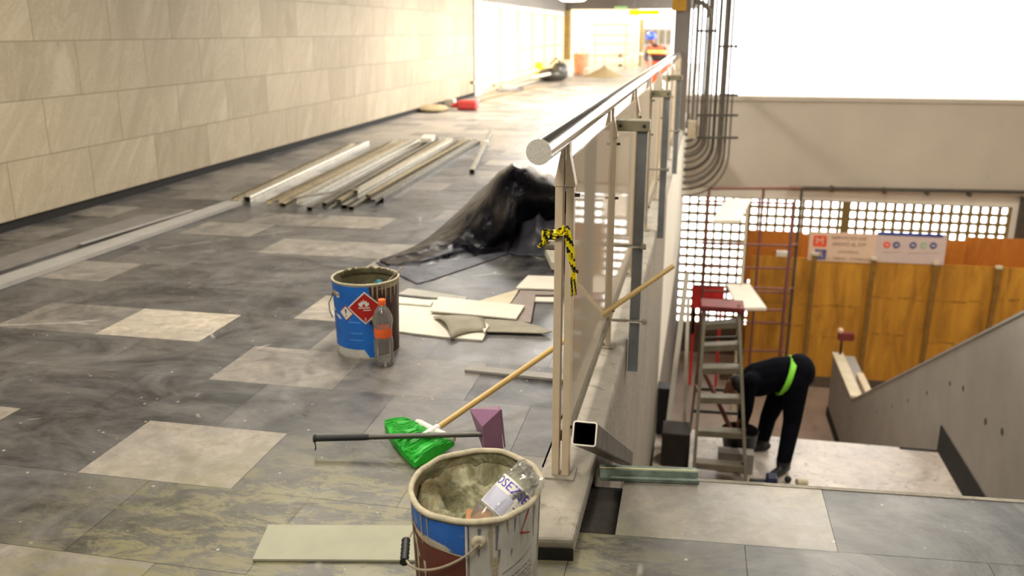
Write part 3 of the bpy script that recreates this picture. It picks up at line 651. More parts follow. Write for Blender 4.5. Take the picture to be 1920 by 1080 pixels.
# ------------------------------------------------------------------ BUCKETS
def patch(root, name, mat, R, rows, ncol=8, eps=.0012, sub=None, parent=None):
    # rows: (z, angle0, angle1) in metres / radians round the tin; hugs its wall
    m = MB(); g = []
    for z, a0, a1 in rows:
        r = R(z) + eps; g.append([V((r * math.cos(a0 + (a1 - a0) * j / ncol), r * math.sin(a0 + (a1 - a0) * j / ncol), z)) for j in range(ncol + 1)])
    m.grid(g); return m.build(name, mat, parent or root, local=True, smooth=True)
def wrap_poly(R, a0, z0, vs, fs, eps):
    # flat lettering (x = along the wall, y = up) laid on the tin
    m = MB(); m.add([V(((R(z0 + v.y) + eps) * math.cos(a0 + v.x / R(z0)), (R(z0 + v.y) + eps) * math.sin(a0 + v.x / R(z0)), z0 + v.y)) for v in vs], fs); return m
def tin(root, rb, rt, h, sy, body_mats, rim_jit=.03):
    # body shell with beads, inside wall, rolled rim
    R = lambda z: rb + (rt - rb) * z / h
    pr = [(0, .004), (rb * .97, .004), (rb, 0), (rb + .003, .008), (R(.012), .016)]
    for z in (.5,):
        zz = z * h; pr += [(R(zz - .008), zz - .008), (R(zz) + .001, zz), (R(zz + .008), zz + .008)]
    pr += [(R(h - .005), h - .005)]
    return R, pr
# ---- near bucket
bx, by, bh, brt, brb = -.512, 2.035, .398, .171, .158
nb = thing('mortar_bucket', (bx, by, 0), 'mortar-filled tin bucket with splashed white label in the foreground', 'bucket')
R, pr = tin(nb, brb, brt, bh, 1, None)
m = MB(); m.lathe(pr, 64); body = m.build('body', 'tin_silver', nb, local=True, smooth=True)
m = MB(); m.lathe([(brt - .003, bh - .004), (R(.30) - .006, .30), (R(.24) - .006, .235)], 64); m.build('inside_wall', 'mortar', body, local=True, smooth=True)
m = MB(); m.lathe([(brt + .008 * math.cos(t), bh - .003 + .008 * math.sin(t)) for t in [i * PI / 5 for i in range(11)]], 96, jit=.03)
m.build('rim', 'rim', nb, local=True, smooth=True)
cam_a = math.atan2(-by, -bx)                                    # direction from the bucket to the camera
def A(deg): return cam_a + math.radians(deg)                   # positive = to the right as seen
# label sectors as seen from the camera: blue / maroon on the left, white print on the right
nb.scale = (1, 1.13, 1)
LB = -6
patch(nb, 'blue_band', 'tin_blue2', R, [(bh - .012, A(-86), A(LB)), (bh - .05, A(-86), A(LB)), (bh - .07, A(-86), A(LB)), (bh - .098, A(-40), A(LB))], 24)
patch(nb, 'maroon_band', 'tin_maroon2', R, [(bh - .052, A(-86), A(-84)), (bh - .075, A(-86), A(-50)), (bh - .098, A(-86), A(LB)), (bh - .2, A(-86), A(LB)), (.03, A(-86), A(LB))], 24, .0016)
patch(nb, 'white_label', 'tin_white', R, [(bh - .012, A(LB), A(95)), (bh - .1, A(LB), A(95)), (bh - .2, A(LB), A(95)), (.02, A(LB), A(95))], 36, .0014)
def curve_band(a0, z0, a1, z1, w, mat, name, eps=.002, n=14, sag=0):
    rows = [[], []]; m = MB()
    for j in range(n + 1):
        q = j / n; a = a0 + (a1 - a0) * q; z = z0 + (z1 - z0) * q + sag * 4 * q * (1 - q); ww = w * (1.15 - .75 * q) * (.6 + 1.3 * abs(mnoise.noise(V((j * .9, a0 * 9, 2)))))
        for s_, rw in ((-.5, rows[0]), (.5, rows[1])):
            if abs(a1 - a0) * .17 > abs(z1 - z0): rw.append(V(((R(z) + eps) * math.cos(a), (R(z) + eps) * math.sin(a), z + s_ * ww)))
            else: aa = a + s_ * ww / .17; rw.append(V(((R(z) + eps) * math.cos(aa), (R(z) + eps) * math.sin(aa), z)))
    m.grid(rows); return m.build(name, mat, nb, local=True, smooth=True)
curve_band(A(-84), bh - .062, A(LB), bh - .102, .011, 'band_mortar', 'mortar_streak', .0022)
curve_band(A(LB - 1), bh - .012, A(LB - 1), .02, .0045, 'print_white', 'seam_line', .0022)
curve_band(A(LB + 1), bh - .012, A(LB + 1), .02, .0028, 'print_black', 'seam_shadow_line', .0022)
for a, z0, z1, w in [(13, -.01, -.13, .011), (17, -.11, -.37, .015), (-52, -.01, -.1, .006), (-44, -.01, -.09, .004), (-62, -.1, -.37, .01), (-50, -.15, -.37, .012), (28, -.01, -.05, .006), (60, -.01, -.11, .007), (76, -.01, -.3, .014), (-72, -.01, -.37, .009)]:
    curve_band(A(a), bh + z0, A(a + 1), bh + z1, w, 'band_mortar', 'mortar_run', .0026)
for a, z0, z1, w in [(4, -.02, -.1, .008), (19, -.02, -.09, .010), (21, -.09, -.13, .006), (36, -.015, -.055, .005), (62, -.02, -.06, .008), (-9, -.16, -.23, .005), (20, -.18, -.24, .003), (33, -.1, -.12, .004)]:
    curve_band(A(a), bh + z0, A(a - .6), bh + z1, w, 'print_grey', 'scrape', .0024)
curve_band(A(52), bh - .012, A(42), bh - .068, .006, 'print_red', 'hazard_outline', .003); curve_band(A(41.5), bh - .066, A(55), bh - .086, .006, 'print_red', 'hazard_outline', .003)
curve_band(A(24), bh - .165, A(64), bh - .128, .0022, 'print_black', 'label_rule', .0024); curve_band(A(LB + 2), bh - .185, A(9), bh - .18, .002, 'print_black', 'label_rule', .0024)
for i, (a0, a1, z) in enumerate([(28, 44, .185), (46, 56, .174), (30, 60, .2), (25, 62, .215), (25, 60, .228), (25, 63, .241), (25, 58, .254), (25, 62, .267), (25, 60, .28), (25, 62, .293), (-14, 5, .21), (-14, 3, .222), (-14, 6, .234), (-14, 4, .246), (-14, 5, .258), (-14, 2, .27)]):
    rnd = random.Random(i); a = a0
    while a < a1:
        w = rnd.uniform(1.2, 4.2); patch(nb, 'print_line', 'print_grey', R, [(bh - z + (a - a0) * .0007, A(a), A(min(a + w, a1))), (bh - z - .0035 + (a - a0) * .0007, A(a), A(min(a + w, a1)))], 3, .0023); a += w + .9
curve_band(A(-66), bh - .1, A(-58), bh - .15, .022, 'print_green', 'green_emblem', .0024)
# ears and wire handle
def ear(a, z):
    c = V(((R(z)) * math.cos(a), R(z) * math.sin(a), z)); n = V((math.cos(a), math.sin(a), 0))
    q = n.to_track_quat('Z', 'Y').to_matrix()
    m = MB(); m.lathe([(0, .006), (.006, .009), (.013, .009), (.018, .005), (.019, -.001)], 20, c, q); return c + n * .01, m.build('ear', 'rim', nb, local=True, smooth=True)
e1, eo = ear(A(3.5), bh - .058)
e2, eo2 = ear(A(183.5), bh - .058)
def arc(p, q, low, out, n=18):
    pts = []
    for i in range(n + 1):
        t = i / n; a = (1 - t); p_ = p.lerp(q, t); s_ = math.sin(PI * t); pts.append(p_ + V(out) * s_ + V((0, 0, -low * s_)))
    return pts
ctr = (e1 + e2) / 2; hw = []
left = V((math.cos(A(-90)), math.sin(A(-90)), 0))
for i in range(25):
    t = PI * i / 24; dirv = (e1 - ctr) * math.cos(t) + left * (.192 * math.sin(t)); hw.append(ctr + dirv + V((0, 0, -.14 * math.sin(t) ** .8)))
m = MB(); m.tube(hw, .0032, 8); hd = m.build('wire_handle', 'wire', nb, local=True, smooth=True)
g = hw[11:14]; dd = (hw[13] - hw[11]).normalized()
m = MB(); cpt = hw[12] + V((0, 0, 0))
m.tube([cpt - dd * .045 + dd * .009 * i for i in range(11)], [.009 if i % 2 else .0125 for i in range(11)], 12); m.build('hand_grip', 'dark', hd, local=True, smooth=True)
# mortar filling
rows = []
for i in range(33):
    q = i / 32; rr = q * (R(.30) - .007); rows.append([])
    for j in range(96):
        a = 2 * PI * j / 96; x, y = rr * math.cos(a), rr * math.sin(a)
        u = V((math.cos(cam_a), math.sin(cam_a), 0)); fwd = (x * u.x + y * u.y) / .165; sd = (x * -u.y + y * u.x) / .165
        z = .290 - .03 * fwd + .055 * max(0, q - .55) * (1.2 - fwd) + .05 * mnoise.noise(V((x * 13, y * 13, 1))) + .018 * mnoise.noise(V((x * 34, y * 34, 4))) + .008 * mnoise.noise(V((x * 80, y * 80, 7)))
        z -= .05 * math.exp(-((sd + .02) ** 2 + (fwd - .25) ** 2) / .05); rows[-1].append(V((x, y, min(z, .362))))
m = MB(); m.grid(rows, True); m.build('mortar_fill', 'mortar', nb, local=True, smooth=True)
# bottle pushed into the mortar
def bottle_prof(r, L): return [(0, 0), (r * .72, 0), (r * .95, .008), (r, .03), (r, L * .55), (r * .97, L * .62), (r * .75, L * .74), (r * .5, L * .84), (r * .42, L * .88), (r * .42, L * .97)]
pA = Y(930, 962, by - .12 * 0 - .075); pB = Y(996, 887, by + .0)
axis = (pA - pB); L_ = .27; axis.normalize(); q = axis.to_track_quat('Z', 'Y').to_matrix()
wb = thing('water_bottle', pB, 'crumpled clear plastic bottle with lilac label lying in the foreground mortar bucket', 'bottle')
br_ = .049
prof = [(0, .006), (br_ * .3, .0), (br_ * .75, -.002), (br_ * .98, .012), (br_ * .9, .03), (br_ * 1.0, .05), (br_, .135), (br_ * .95, .17), (br_ * .7, .215), (br_ * .42, .24), (br_ * .4, .25)]
m = MB(); m.lathe(prof, 28, (0, 0, 0), q, jit=.16); m.build('bottle_body', 'pet_frost', wb, local=True, smooth=True)
tocam = (EYE - pB).normalized(); side = axis.cross(tocam).normalized(); fr_ = side.cross(axis).normalized()
def onb(th, z, e): r = br_ * 1.03 + e; return axis * z + (fr_ * math.cos(th) - side * math.sin(th)) * r
def bpatch(name, mat, z0, z1, t0, t1, e=.001):
    m = MB(); m.grid([[onb(t0 + (t1 - t0) * j / 14, z0 + (z1 - z0) * i / 4, e) for j in range(15)] for i in range(5)]); return m.build(name, mat, wb, local=True, smooth=True)
lab = bpatch('label', 'print_white', .048, .142, -1.65, 1.65)
bpatch('label_panel', 'print_pale', .086, .136, -1.25, .3, .0016)
vs, fs = text_mesh('OSEZSER', .034, 1.0); m = MB(); m.add([onb(-.05 + v.x / br_ * .98, .067 - v.y * 1.0, .0018) for v in vs], fs)
m.build('violet_lettering', 'print_violet', wb, local=True)
vs, fs = text_mesh('3 L', .034); m = MB(); m.add([onb(.72 - v.y / br_, .108 - v.x * .8, .0019) for v in vs], fs); m.build('volume_print', 'print_black', wb, local=True)
m = MB(); m.grid([[onb(-1.4 + 2.2 * j / 10, .139 + .002 * k, .0018) for j in range(11)] for k in range(2)]); m.build('label_edge_line', 'print_black', wb, local=True)
for i in range(5):
    t0 = -1.1 + i * .5; m = MB(); m.tube([onb(t0, .03, -.002), onb(t0 + .2, .012, .001), onb(t0 + .1, -.002, -.012)], .003, 6); m.build('crinkle', 'pet', wb, local=True, smooth=True)
# pale cup and brown wooden piece at the front of the mortar
c = Y(872, 944, by - .105); c.z = min(c.z, .325)
m = MB(); m.lathe([(0, .016), (.018, .014), (.025, .004), (.026, -.03)], 22, c); tag(m.build('plastic_cap', 'board_grey', smooth=True), 'pale cloudy plastic cap half sunk in the mortar of the near bucket', 'cap')
c = Y(896, 938, by - .09)
m = MB(); m.box(c + V((0, .012, -.06)), (.07, .05, .03), Matrix.Rotation(.25, 3, 'Z')); tag(m.build('wood_offcut', 'broom_brown', bevel=.003), 'small brown wood offcut sunk in the mortar beside the bottle', 'wood scrap')
# ---- blue bucket
ux, uy, uh, urt, urb = -1.548, 3.965, .385, .163, .152
ub = thing('paint_bucket', (ux, uy, 0), 'blue and maroon tin bucket with red flame hazard diamond, standing on the tiles', 'bucket')
Ru, pr = tin(ub, urb, urt, uh, 1, None)
m = MB(); m.lathe(pr, 56); ubody = m.build('body', 'tin_silver', ub, local=True, smooth=True)
m = MB(); m.lathe([(urt - .003, uh - .003), (Ru(.3) - .005, .30), (Ru(.2) - .005, .24), (0, .235)], 48, jit=.03); m.build('inside_wall', 'tin_inner', ubody, local=True, smooth=True)
m = MB(); m.lathe([(urt + .0055 * math.cos(t), uh - .003 + .006 * math.sin(t)) for t in [i * PI / 5 for i in range(11)]], 56, jit=.01); m.build('rim', 'rim', ub, local=True, smooth=True)
m = MB(); g = []
for i in range(4):
    g.append([V(((urt - .012 - .004 * i) * math.cos(A2), (urt - .012 - .004 * i) * math.sin(A2), uh - .03 + (.036 * i / 3) * (1 + .5 * mnoise.noise(V((j * .9, 3, 1)))) )) for j, A2 in [(j, math.radians(20 + j * 5)) for j in range(29)]])
m.grid(g); m.build('mortar_crust', 'mortar_dark', ub, local=True, smooth=True, thick=.006)
cu_a = math.atan2(-uy, -ux)
def B_(deg): return cu_a + math.radians(deg)
def up(name, mat, rows, n=10, e=.0014, parent=None): return patch(ub, name, mat, Ru, rows, n, e, parent=parent)
up('blue_print', 'tin_blue', [(uh - .012, B_(-92), B_(8)), (.22, B_(-92), B_(6)), (.17, B_(-92), B_(10)), (.055, B_(-92), B_(12)), (.048, B_(-92), B_(12))], 30)
up('maroon_print', 'tin_maroon', [(uh - .012, B_(4), B_(98)), (.24, B_(10), B_(98)), (.19, B_(3), B_(98)), (.15, B_(10), B_(98)), (.012, B_(18), B_(98))], 26, .0018)
up('white_base_print', 'tin_white', [(.052, B_(-92), B_(-5)), (.012, B_(-92), B_(3))], 22, .0019)
up('blue_base_print', 'tin_blue', [(.054, B_(-8), B_(16)), (.008, B_(2), B_(18))], 8, .0022)
up('white_curve', 'print_white', [(.27, B_(-86), B_(-82)), (.235, B_(-80), B_(-68)), (.215, B_(-68), B_(-55)), (.2, B_(-58), B_(-50))], 4, .002)
up('blue_line', 'print_lblue', [(.197, B_(-35), B_(-12)), (.190, B_(-35), B_(-12))], 6, .002)
for z in (.14, .105): up('faint_print', 'print_lblue', [(z, B_(-34 + (z > .12) * 4), B_(-8)), (z - .006, B_(-34), B_(-10))], 6, .002)
up('ochre_bar', 'print_ochre', [(.215, B_(-4), B_(14)), (.203, B_(-4), B_(14))], 6, .0023)
dz, dh, da = .268, .083, 31
up('hazard_diamond_edge', 'print_white', [(dz + dh, B_(-3), B_(-2.9))] + [(dz + dh * (1 - abs(q)) * (1 if q < 0 else -1), B_(-3 - da * (1 - abs(1 - abs(q) - 0)) if 0 else -3 - da * abs(q)), B_(-3 + da * abs(q))) for q in (-.33, -.66, -1)] + [(dz - dh * (1 - q), B_(-3 - da * q), B_(-3 + da * q)) for q in (.66, .33)] + [(dz - dh, B_(-3), B_(-2.9))], 12, .0028)
k_ = .9
hz = up('hazard_diamond', 'print_red', [(dz + dh * k_, B_(-3), B_(-2.9))] + [(dz + dh * k_ * (1 - q), B_(-3 - da * k_ * q), B_(-3 + da * k_ * q)) for q in (.33, .66, 1)] + [(dz - dh * k_ * (1 - q), B_(-3 - da * k_ * q), B_(-3 + da * k_ * q)) for q in (.66, .33)] + [(dz - dh * k_, B_(-3), B_(-2.9))], 12, .0034)
hz['label'] = 'red diamond with a white flame'
fl = [(-.5, 0), (-.75, .3), (-.62, .62), (-.45, .45), (-.35, .8), (-.12, .62), (-.02, 1.05), (.2, .65), (.4, .85), (.5, .5), (.68, .6), (.74, .25), (.48, 0), (.18, .02), (.2, .22), (.02, .45), (-.16, .2), (-.15, .02)]
m = wrap_poly(Ru, B_(-5), dz + .008, [V((x * .034, y * .036, 0)) for x, y in fl], [tuple(range(len(fl)))], .0042); m.build('flame', 'print_white', ub, local=True)
up('flame_base_line', 'print_white', [(dz + .004, B_(-14), B_(5)), (dz - .001, B_(-14), B_(5))], 5, .0042)
up('hazard_text_line', 'print_white', [(dz - .008, B_(-6), B_(7)), (dz - .013, B_(-6), B_(7))], 4, .0042)
vs, fs = text_mesh('3', .024); wrap_poly(Ru, B_(-3), dz - .058, vs, fs, .0042).build('class_number', 'print_white', ub, local=True)
sz, sh, sa = .238, .040, 15
for nm, mt, kk, e in (('notice_diamond_edge', 'print_red', 1.0, .0040), ('notice_diamond', 'print_white', .86, .0046)):
    up(nm, mt, [(sz + sh * kk, B_(-38), B_(-37.9))] + [(sz + sh * kk * (1 - q), B_(-38 - sa * kk * q), B_(-38 + sa * kk * q)) for q in (.5, 1)] + [(sz - sh * kk * .5, B_(-38 - sa * kk * .5), B_(-38 + sa * kk * .5)), (sz - sh * kk, B_(-38), B_(-37.9))], 6, e)
vs, fs = text_mesh('!', .058); wrap_poly(Ru, B_(-38), sz - .001, [V((v.x * 1.3, v.y, 0)) for v in vs], fs, .0052).build('exclamation_mark', 'print_black', ub, local=True)
up('price_sticker', 'print_white', [(.335, B_(-62), B_(-53)), (.308, B_(-61), B_(-52))], 4, .0024); up('sticker_mark', 'print_ochre', [(.329, B_(-60), B_(-55)), (.314, B_(-59), B_(-54))], 3, .0028)
for a_, l_ in [(9, .05), (17, .06), (26, .04), (33, .07), (44, .09), (55, .06), (66, .12)]:
    up('mortar_drip', 'band_mortar', [(uh - .01, B_(a_), B_(a_ + 3.5)), (uh - .02 - l_ * .5, B_(a_ + .6), B_(a_ + 3)), (uh - .02 - l_, B_(a_ + 1.2), B_(a_ + 2.2))], 2, .003)
up('mortar_collar', 'band_mortar', [(uh - .01, B_(10), B_(95)), (uh - .03, B_(22), B_(95))], 14, .0026)
n = V((math.cos(B_(-68)), math.sin(B_(-68)), 0)); c = n * Ru(.32) + V((0, 0, .325))
m = MB(); m.lathe([(0, .006), (.006, .008), (.013, .007), (.016, -.001)], 16, c, n.to_track_quat('Z', 'Y').to_matrix()); m.build('ear', 'wire', ub, local=True, smooth=True)
e1 = c + n * .01; hw = [e1 + V((0, 0, 0)), e1 + n * .008 + V((-.004, 0, -.03)), e1 + n * .012 + V((-.012, -.0, -.05)), e1 + n * .004 + V((-.01, -.02, -.085)), e1 + V((.004, -.032, -.115))]
m = MB(); m.tube(hw, .0026, 8); m.build('wire_handle', 'wire_dark', ub, local=True, smooth=True)
# tool in the blue bucket
pa = V((ux + .085, uy + .02, .335)); pb2 = Y(756, 500, uy + .09)
tl = thing('margin_trowel', pa, 'thin-bladed trowel with teal handle standing in the blue bucket', 'trowel')
m = MB(); m.tube([pa + V((-.05, .0, -.03)), pa + V((-.01, 0, .012))], [.03, .026], 12); m.build('handle', 'teal', tl, smooth=True)
m = MB(); m.tube([pa, pb2], .004, 8); m.build('shank', 'wire', tl)
# soft drink bottle in front of it
bc = Z(721, 684, 0); bc.z = 0
ob = thing('drink_bottle', bc, 'clear plastic drink bottle with orange cap and label before the blue bucket', 'bottle')
pr = [(r * 1.22, z) for r, z in [(0, .004), (.018, .0), (.03, .002), (.037, .018), (.0375, .04), (.036, .06), (.038, .09), (.0385, .12), (.0355, .142), (.0345, .15), (.0345, .19), (.036, .20), (.0395, .222), (.038, .245), (.03, .272), (.0165, .298), (.0125, .305), (.0125, .312)]]
m = MB(); m.lathe(pr, 32); m.build('bottle_body', 'pet', ob, local=True, smooth=True)
m = MB(); m.lathe([(.0425, .148), (.0432, .15), (.0432, .19), (.0425, .192)], 32); m.build('label', 'orange', ob, local=True, smooth=True)
m = MB(); m.lathe([(0, .331), (.0165, .331), (.0182, .328), (.0184, .306), (.0175, .303)], 24); m.build('cap', 'orange', ob, local=True, smooth=True)
# ------------------------------------------------------------------ FLOOR CLUTTER
# broom
bA = Z(815, 806, .05); bB = X(1118, 598, rx(3.8) - .012); u = (bB - bA).normalized(); bC = bA + u * 1.56
hd = thing('broom', (bA.x, bA.y, 0), 'push broom with green bristles and yellow wooden handle lying across the floor', 'broom')
m = MB(); m.tube([bA - u * .03, bA + u * .6, bC], .0125, 14); m.build('handle', 'broom_wood', hd, smooth=True)
k0 = Z(782, 792, .03); k1 = Z(852, 826, .045); kc = V((bA.x, bA.y, .045))
def bez(a, b, c, n=12): return [(a * (1 - t) ** 2 + b * 2 * t * (1 - t) + c * t * t) for t in [i / n for i in range(n + 1)]]
cap = bez(k0, kc + V((.0, -.01, .0)), k1)
m = MB(); m.tube([p + V((0, 0, .004)) for p in cap], [.01] + [.0145] * 11 + [.01], 12); hc = m.build('head_cap', 'broom_cap', hd, smooth=True)
m = MB(); m.tube([bA - u * .055, bA + u * .02], [.02, .016], 12); m.build('socket', 'broom_cap', hc, smooth=True)
t0 = Z(721, 797, .02); t1 = Z(778, 874, .012); tips = bez(t0, Z(737, 838, .016), t1)
top, bot = [], []
for i in range(13):
    c, t_ = cap[i], tips[i]; row = []
    for j in range(7): q = j / 6; row.append(c.lerp(t_, q) + V((0, 0, -.004 + .02 * q + .022 * math.sin(PI * q) + .0035 * ((i * 7 + j * 3) % 3 - 1) * (j > 0))))
    top.append(row); bot.append([c.lerp(t_, j / 6) + V((0, 0, -.022)) for j in range(7)])
for r in bot:
    for p in r: p.z = max(p.z, .003)
m = MB(); m.grid(top); m.grid(bot); m.grid([[r[-1] for r in top], [r[-1] for r in bot]]); m.grid([top[0], bot[0]]); m.grid([top[-1], bot[-1]])
m.build('bristles', 'bristle', hd, smooth=True)['kind'] = 'stuff'
m = MB(); rnd = random.Random(2)
for i in range(150):
    f = rnd.random() * 12; a = int(min(f, 11)); q = f - a; c = cap[a].lerp(cap[a + 1], q); t_ = tips[a].lerp(tips[a + 1], q)
    s0 = rnd.uniform(.1, .5); s1 = rnd.uniform(.75, 1.06); z0 = .002 + .02 * s0 + .021 * math.sin(PI * s0); z1 = .002 + .02 * min(1, s1) + .021 * math.sin(PI * min(1, s1))
    m.tube([c.lerp(t_, s0) + V((0, 0, z0)), c.lerp(t_, s1) + V((0, 0, z1))], .0019, 5)
m.build('loose_bristles', 'bristle', hd)['kind'] = 'stuff'
# dustpan
dy = 2.99
q0 = Y(900, 836, dy); dpo = thing('dustpan', (q0.x, q0.y, 0), 'mauve plastic long-handled dustpan tipped up behind the foreground bucket', 'dustpan')
def D(x, y, d=0): return Y(x, y, dy + d)
m = MB(); th = .006
front = [D(904, 800, -.05), D(938, 768, .0), D(943, 836, .01), D(908, 842, -.04)]
for p in front[2:]: p.z = .004
back = [D(880, 766, .07), D(935, 761, .09)]
m.prism(front, V((0, .006, 0))); m.build('back_plate', 'purple', dpo, bevel=.002)
m = MB(); m.prism([front[0], front[1], back[1], back[0]], V((0, 0, -.006))); m.build('floor_plate', 'purple', dpo, bevel=.002)
m = MB(); low = V((back[0].x + .01, back[0].y, back[0].z - .05)); m.prism([front[0], back[0], V((front[3].x, front[3].y, .004))], V((.006, .002, 0))); m.build('side_wall', 'purple', dpo, bevel=.001)
m = MB(); m.prism([front[1], back[1], V((front[2].x, front[2].y + .02, .004))], V((.006, .002, 0))); m.build('side_wall', 'purple', dpo, bevel=.001)
h0 = Y(903, 814, dy - .03); h1 = Y(588, 822, 2.836); hm = h0.lerp(h1, .70)
m = MB(); m.tube([h0, hm], .0105, 14); hn = m.build('handle', 'pole_grey', dpo, smooth=True)
m = MB(); d_ = (h1 - h0).normalized(); m.tube([hm - d_ * .02, hm, h1 - d_ * .01, h1 - d_ * .008, h1], [.011, .0125, .0125, .0155, .0145], 14); m.build('foam_grip', 'grip', hn, smooth=True)
m = MB(); m.tube([h1 + V((0, 0, -.01)), h1 + V((.006, -.002, -.022)), h1 + V((.008, -.004, -.035)), h1 + V((.006, -.006, -.046))], .0025, 6); m.build('hanging_loop', 'dark', hn)
# board offcuts -------------------------------------------------------------------------------------
def slab(name, mat, pix, z, t, label, cat='board', group=None, bevel=.0015):
    poly = [Z(x, y, z + t) for x, y in pix]
    for p in poly: p.z = z
    m = MB(); m.prism(poly, (0, 0, t)); return tag(m.build(name, mat, bevel=bevel), label, cat, group)
slab('board_offcut', 'board_green', [(503, 983), (830, 985), (830, 1050), (473, 1048)], .001, .009, 'pale grey-green board strip lying left of the foreground bucket')
slab('board_offcut', 'plank', [(879, 684), (1060, 702), (1060, 712), (871, 693)], .001, .014, 'narrow whitish board strip lying behind the broom handle')
P = 'board offcuts heaped beside the blue bucket'
slab('board_offcut', 'board_pale', [(700, 560), (830, 562), (930, 590), (905, 637), (830, 631), (700, 615)], .001, .01, 'largest pale board offcut, bottom of the heap right of the blue bucket', 'board', P)
slab('board_offcut', 'board_grey', [(766, 540), (876, 556), (872, 563), (745, 551)], .001, .012, 'pale board with a small dark stain at the back of the heap', 'board', P)
slab('board_offcut', 'board_pale', [(720, 553), (812, 563), (808, 572), (720, 565)], .014, .01, 'pale board strip poking out just right of the blue bucket', 'board', P)
slab('board_offcut', 'wood_pale', [(890, 566), (975, 541), (957, 568), (938, 575)], .001, .006, 'thin pointed pale board wedge under the top board of the heap', 'board', P)
slab('board_offcut', 'board_pink', [(977, 543), (1006, 543), (995, 604), (968, 603), (958, 569)], .008, .01, 'mauve-grey board strip standing out behind the top board', 'board', P)
slab('board_offcut', 'board_pale', [(823, 556), (984, 572), (968, 597), (806, 582)], .026, .009, 'rectangular pale board lying on top of the heap', 'board', P)
slab('board_offcut', 'board_pale', [(990, 516), (1048, 518), (1048, 542), (967, 539)], .024, .01, 'pale board lying by the first balustrade post at the back of the heap', 'board', P)
slab('board_offcut', 'board_pink', [(1004, 545), (1050, 546), (1050, 552), (1003, 552)], .014, .009, 'narrow mauve strip under the pale board by the post', 'board', P)
slab('board_offcut', 'board_pale', [(1003, 556), (1050, 557), (1050, 565), (1001, 564)], .002, .010, 'narrow white strip below the mauve strip by the post', 'board', P)
slab('board_offcut', 'board_olive', [(905, 597), (968, 600), (1010, 611), (1035, 621), (1020, 624), (912, 621)], .014, .007, 'long stone-coloured sliver with a pointed right end', 'board', P)
# curved tile-like piece: bent sheet
m = MB(); rows = []
for i in range(7):
    q = i / 6; a = Z(812 + 93 * q, 595 + 2 * q - 4 * math.sin(PI * q), .02); b = Z(845 + 67 * q, 634 - 13 * q - 5 * math.sin(PI * q), .02); r = []
    for j in range(7):
        w = j / 6; p = a.lerp(b, w); p.z = .018 + .03 * math.sin(PI * w) * (1 - .3 * q) ; p.x += (.02 * math.sin(PI * w)) * (1 - q); r.append(p)
    rows.append(r)
m.grid(rows); tag(m.build('curved_offcut', 'board_olive', smooth=True, thick=.007), 'curved stone-coloured offcut with scooped edges at the front of the heap', 'tile offcut', P)
m = MB(); m.prism([Z(905, 600, .03), Z(917, 610, .03), Z(908, 624, .03), Z(905, 614, .03)], (0, 0, -.006)); tag(m.build('board_chip', 'board_pale'), 'small white angular chip at the right end of the curved offcut', 'board chip')
# long planks by the stone wall
m = MB(); a = Z(440, 380, .02); b = Z(-60, 553, .02); m.beam((a.x, a.y, .018), (b.x - .03, b.y, .018), .165, .034); tag(m.build('plank', 'plank', bevel=.002), 'long smooth grey plank lying along the floor on the left', 'plank', 'planks by the stone wall')
a = Z(300, 402, .02); b = Z(-60, 520, .02); m = MB(); m.beam((a.x - .02, a.y, .008), (b.x - .10, b.y, .008), .27, .014); tag(m.build('plank', 'plank_rough', bevel=.002), 'rougher darker grey plank beside the smooth plank, nearer the stone wall', 'plank', 'planks by the stone wall')
m = MB(); a = Z(360, 393, .03); b = Z(150, 457, .03); m.beam((a.x, a.y, .026), (b.x, b.y, .026), .03, .008); tag(m.build('batten', 'plank'), 'thin pale batten lying between the two grey planks', 'batten')
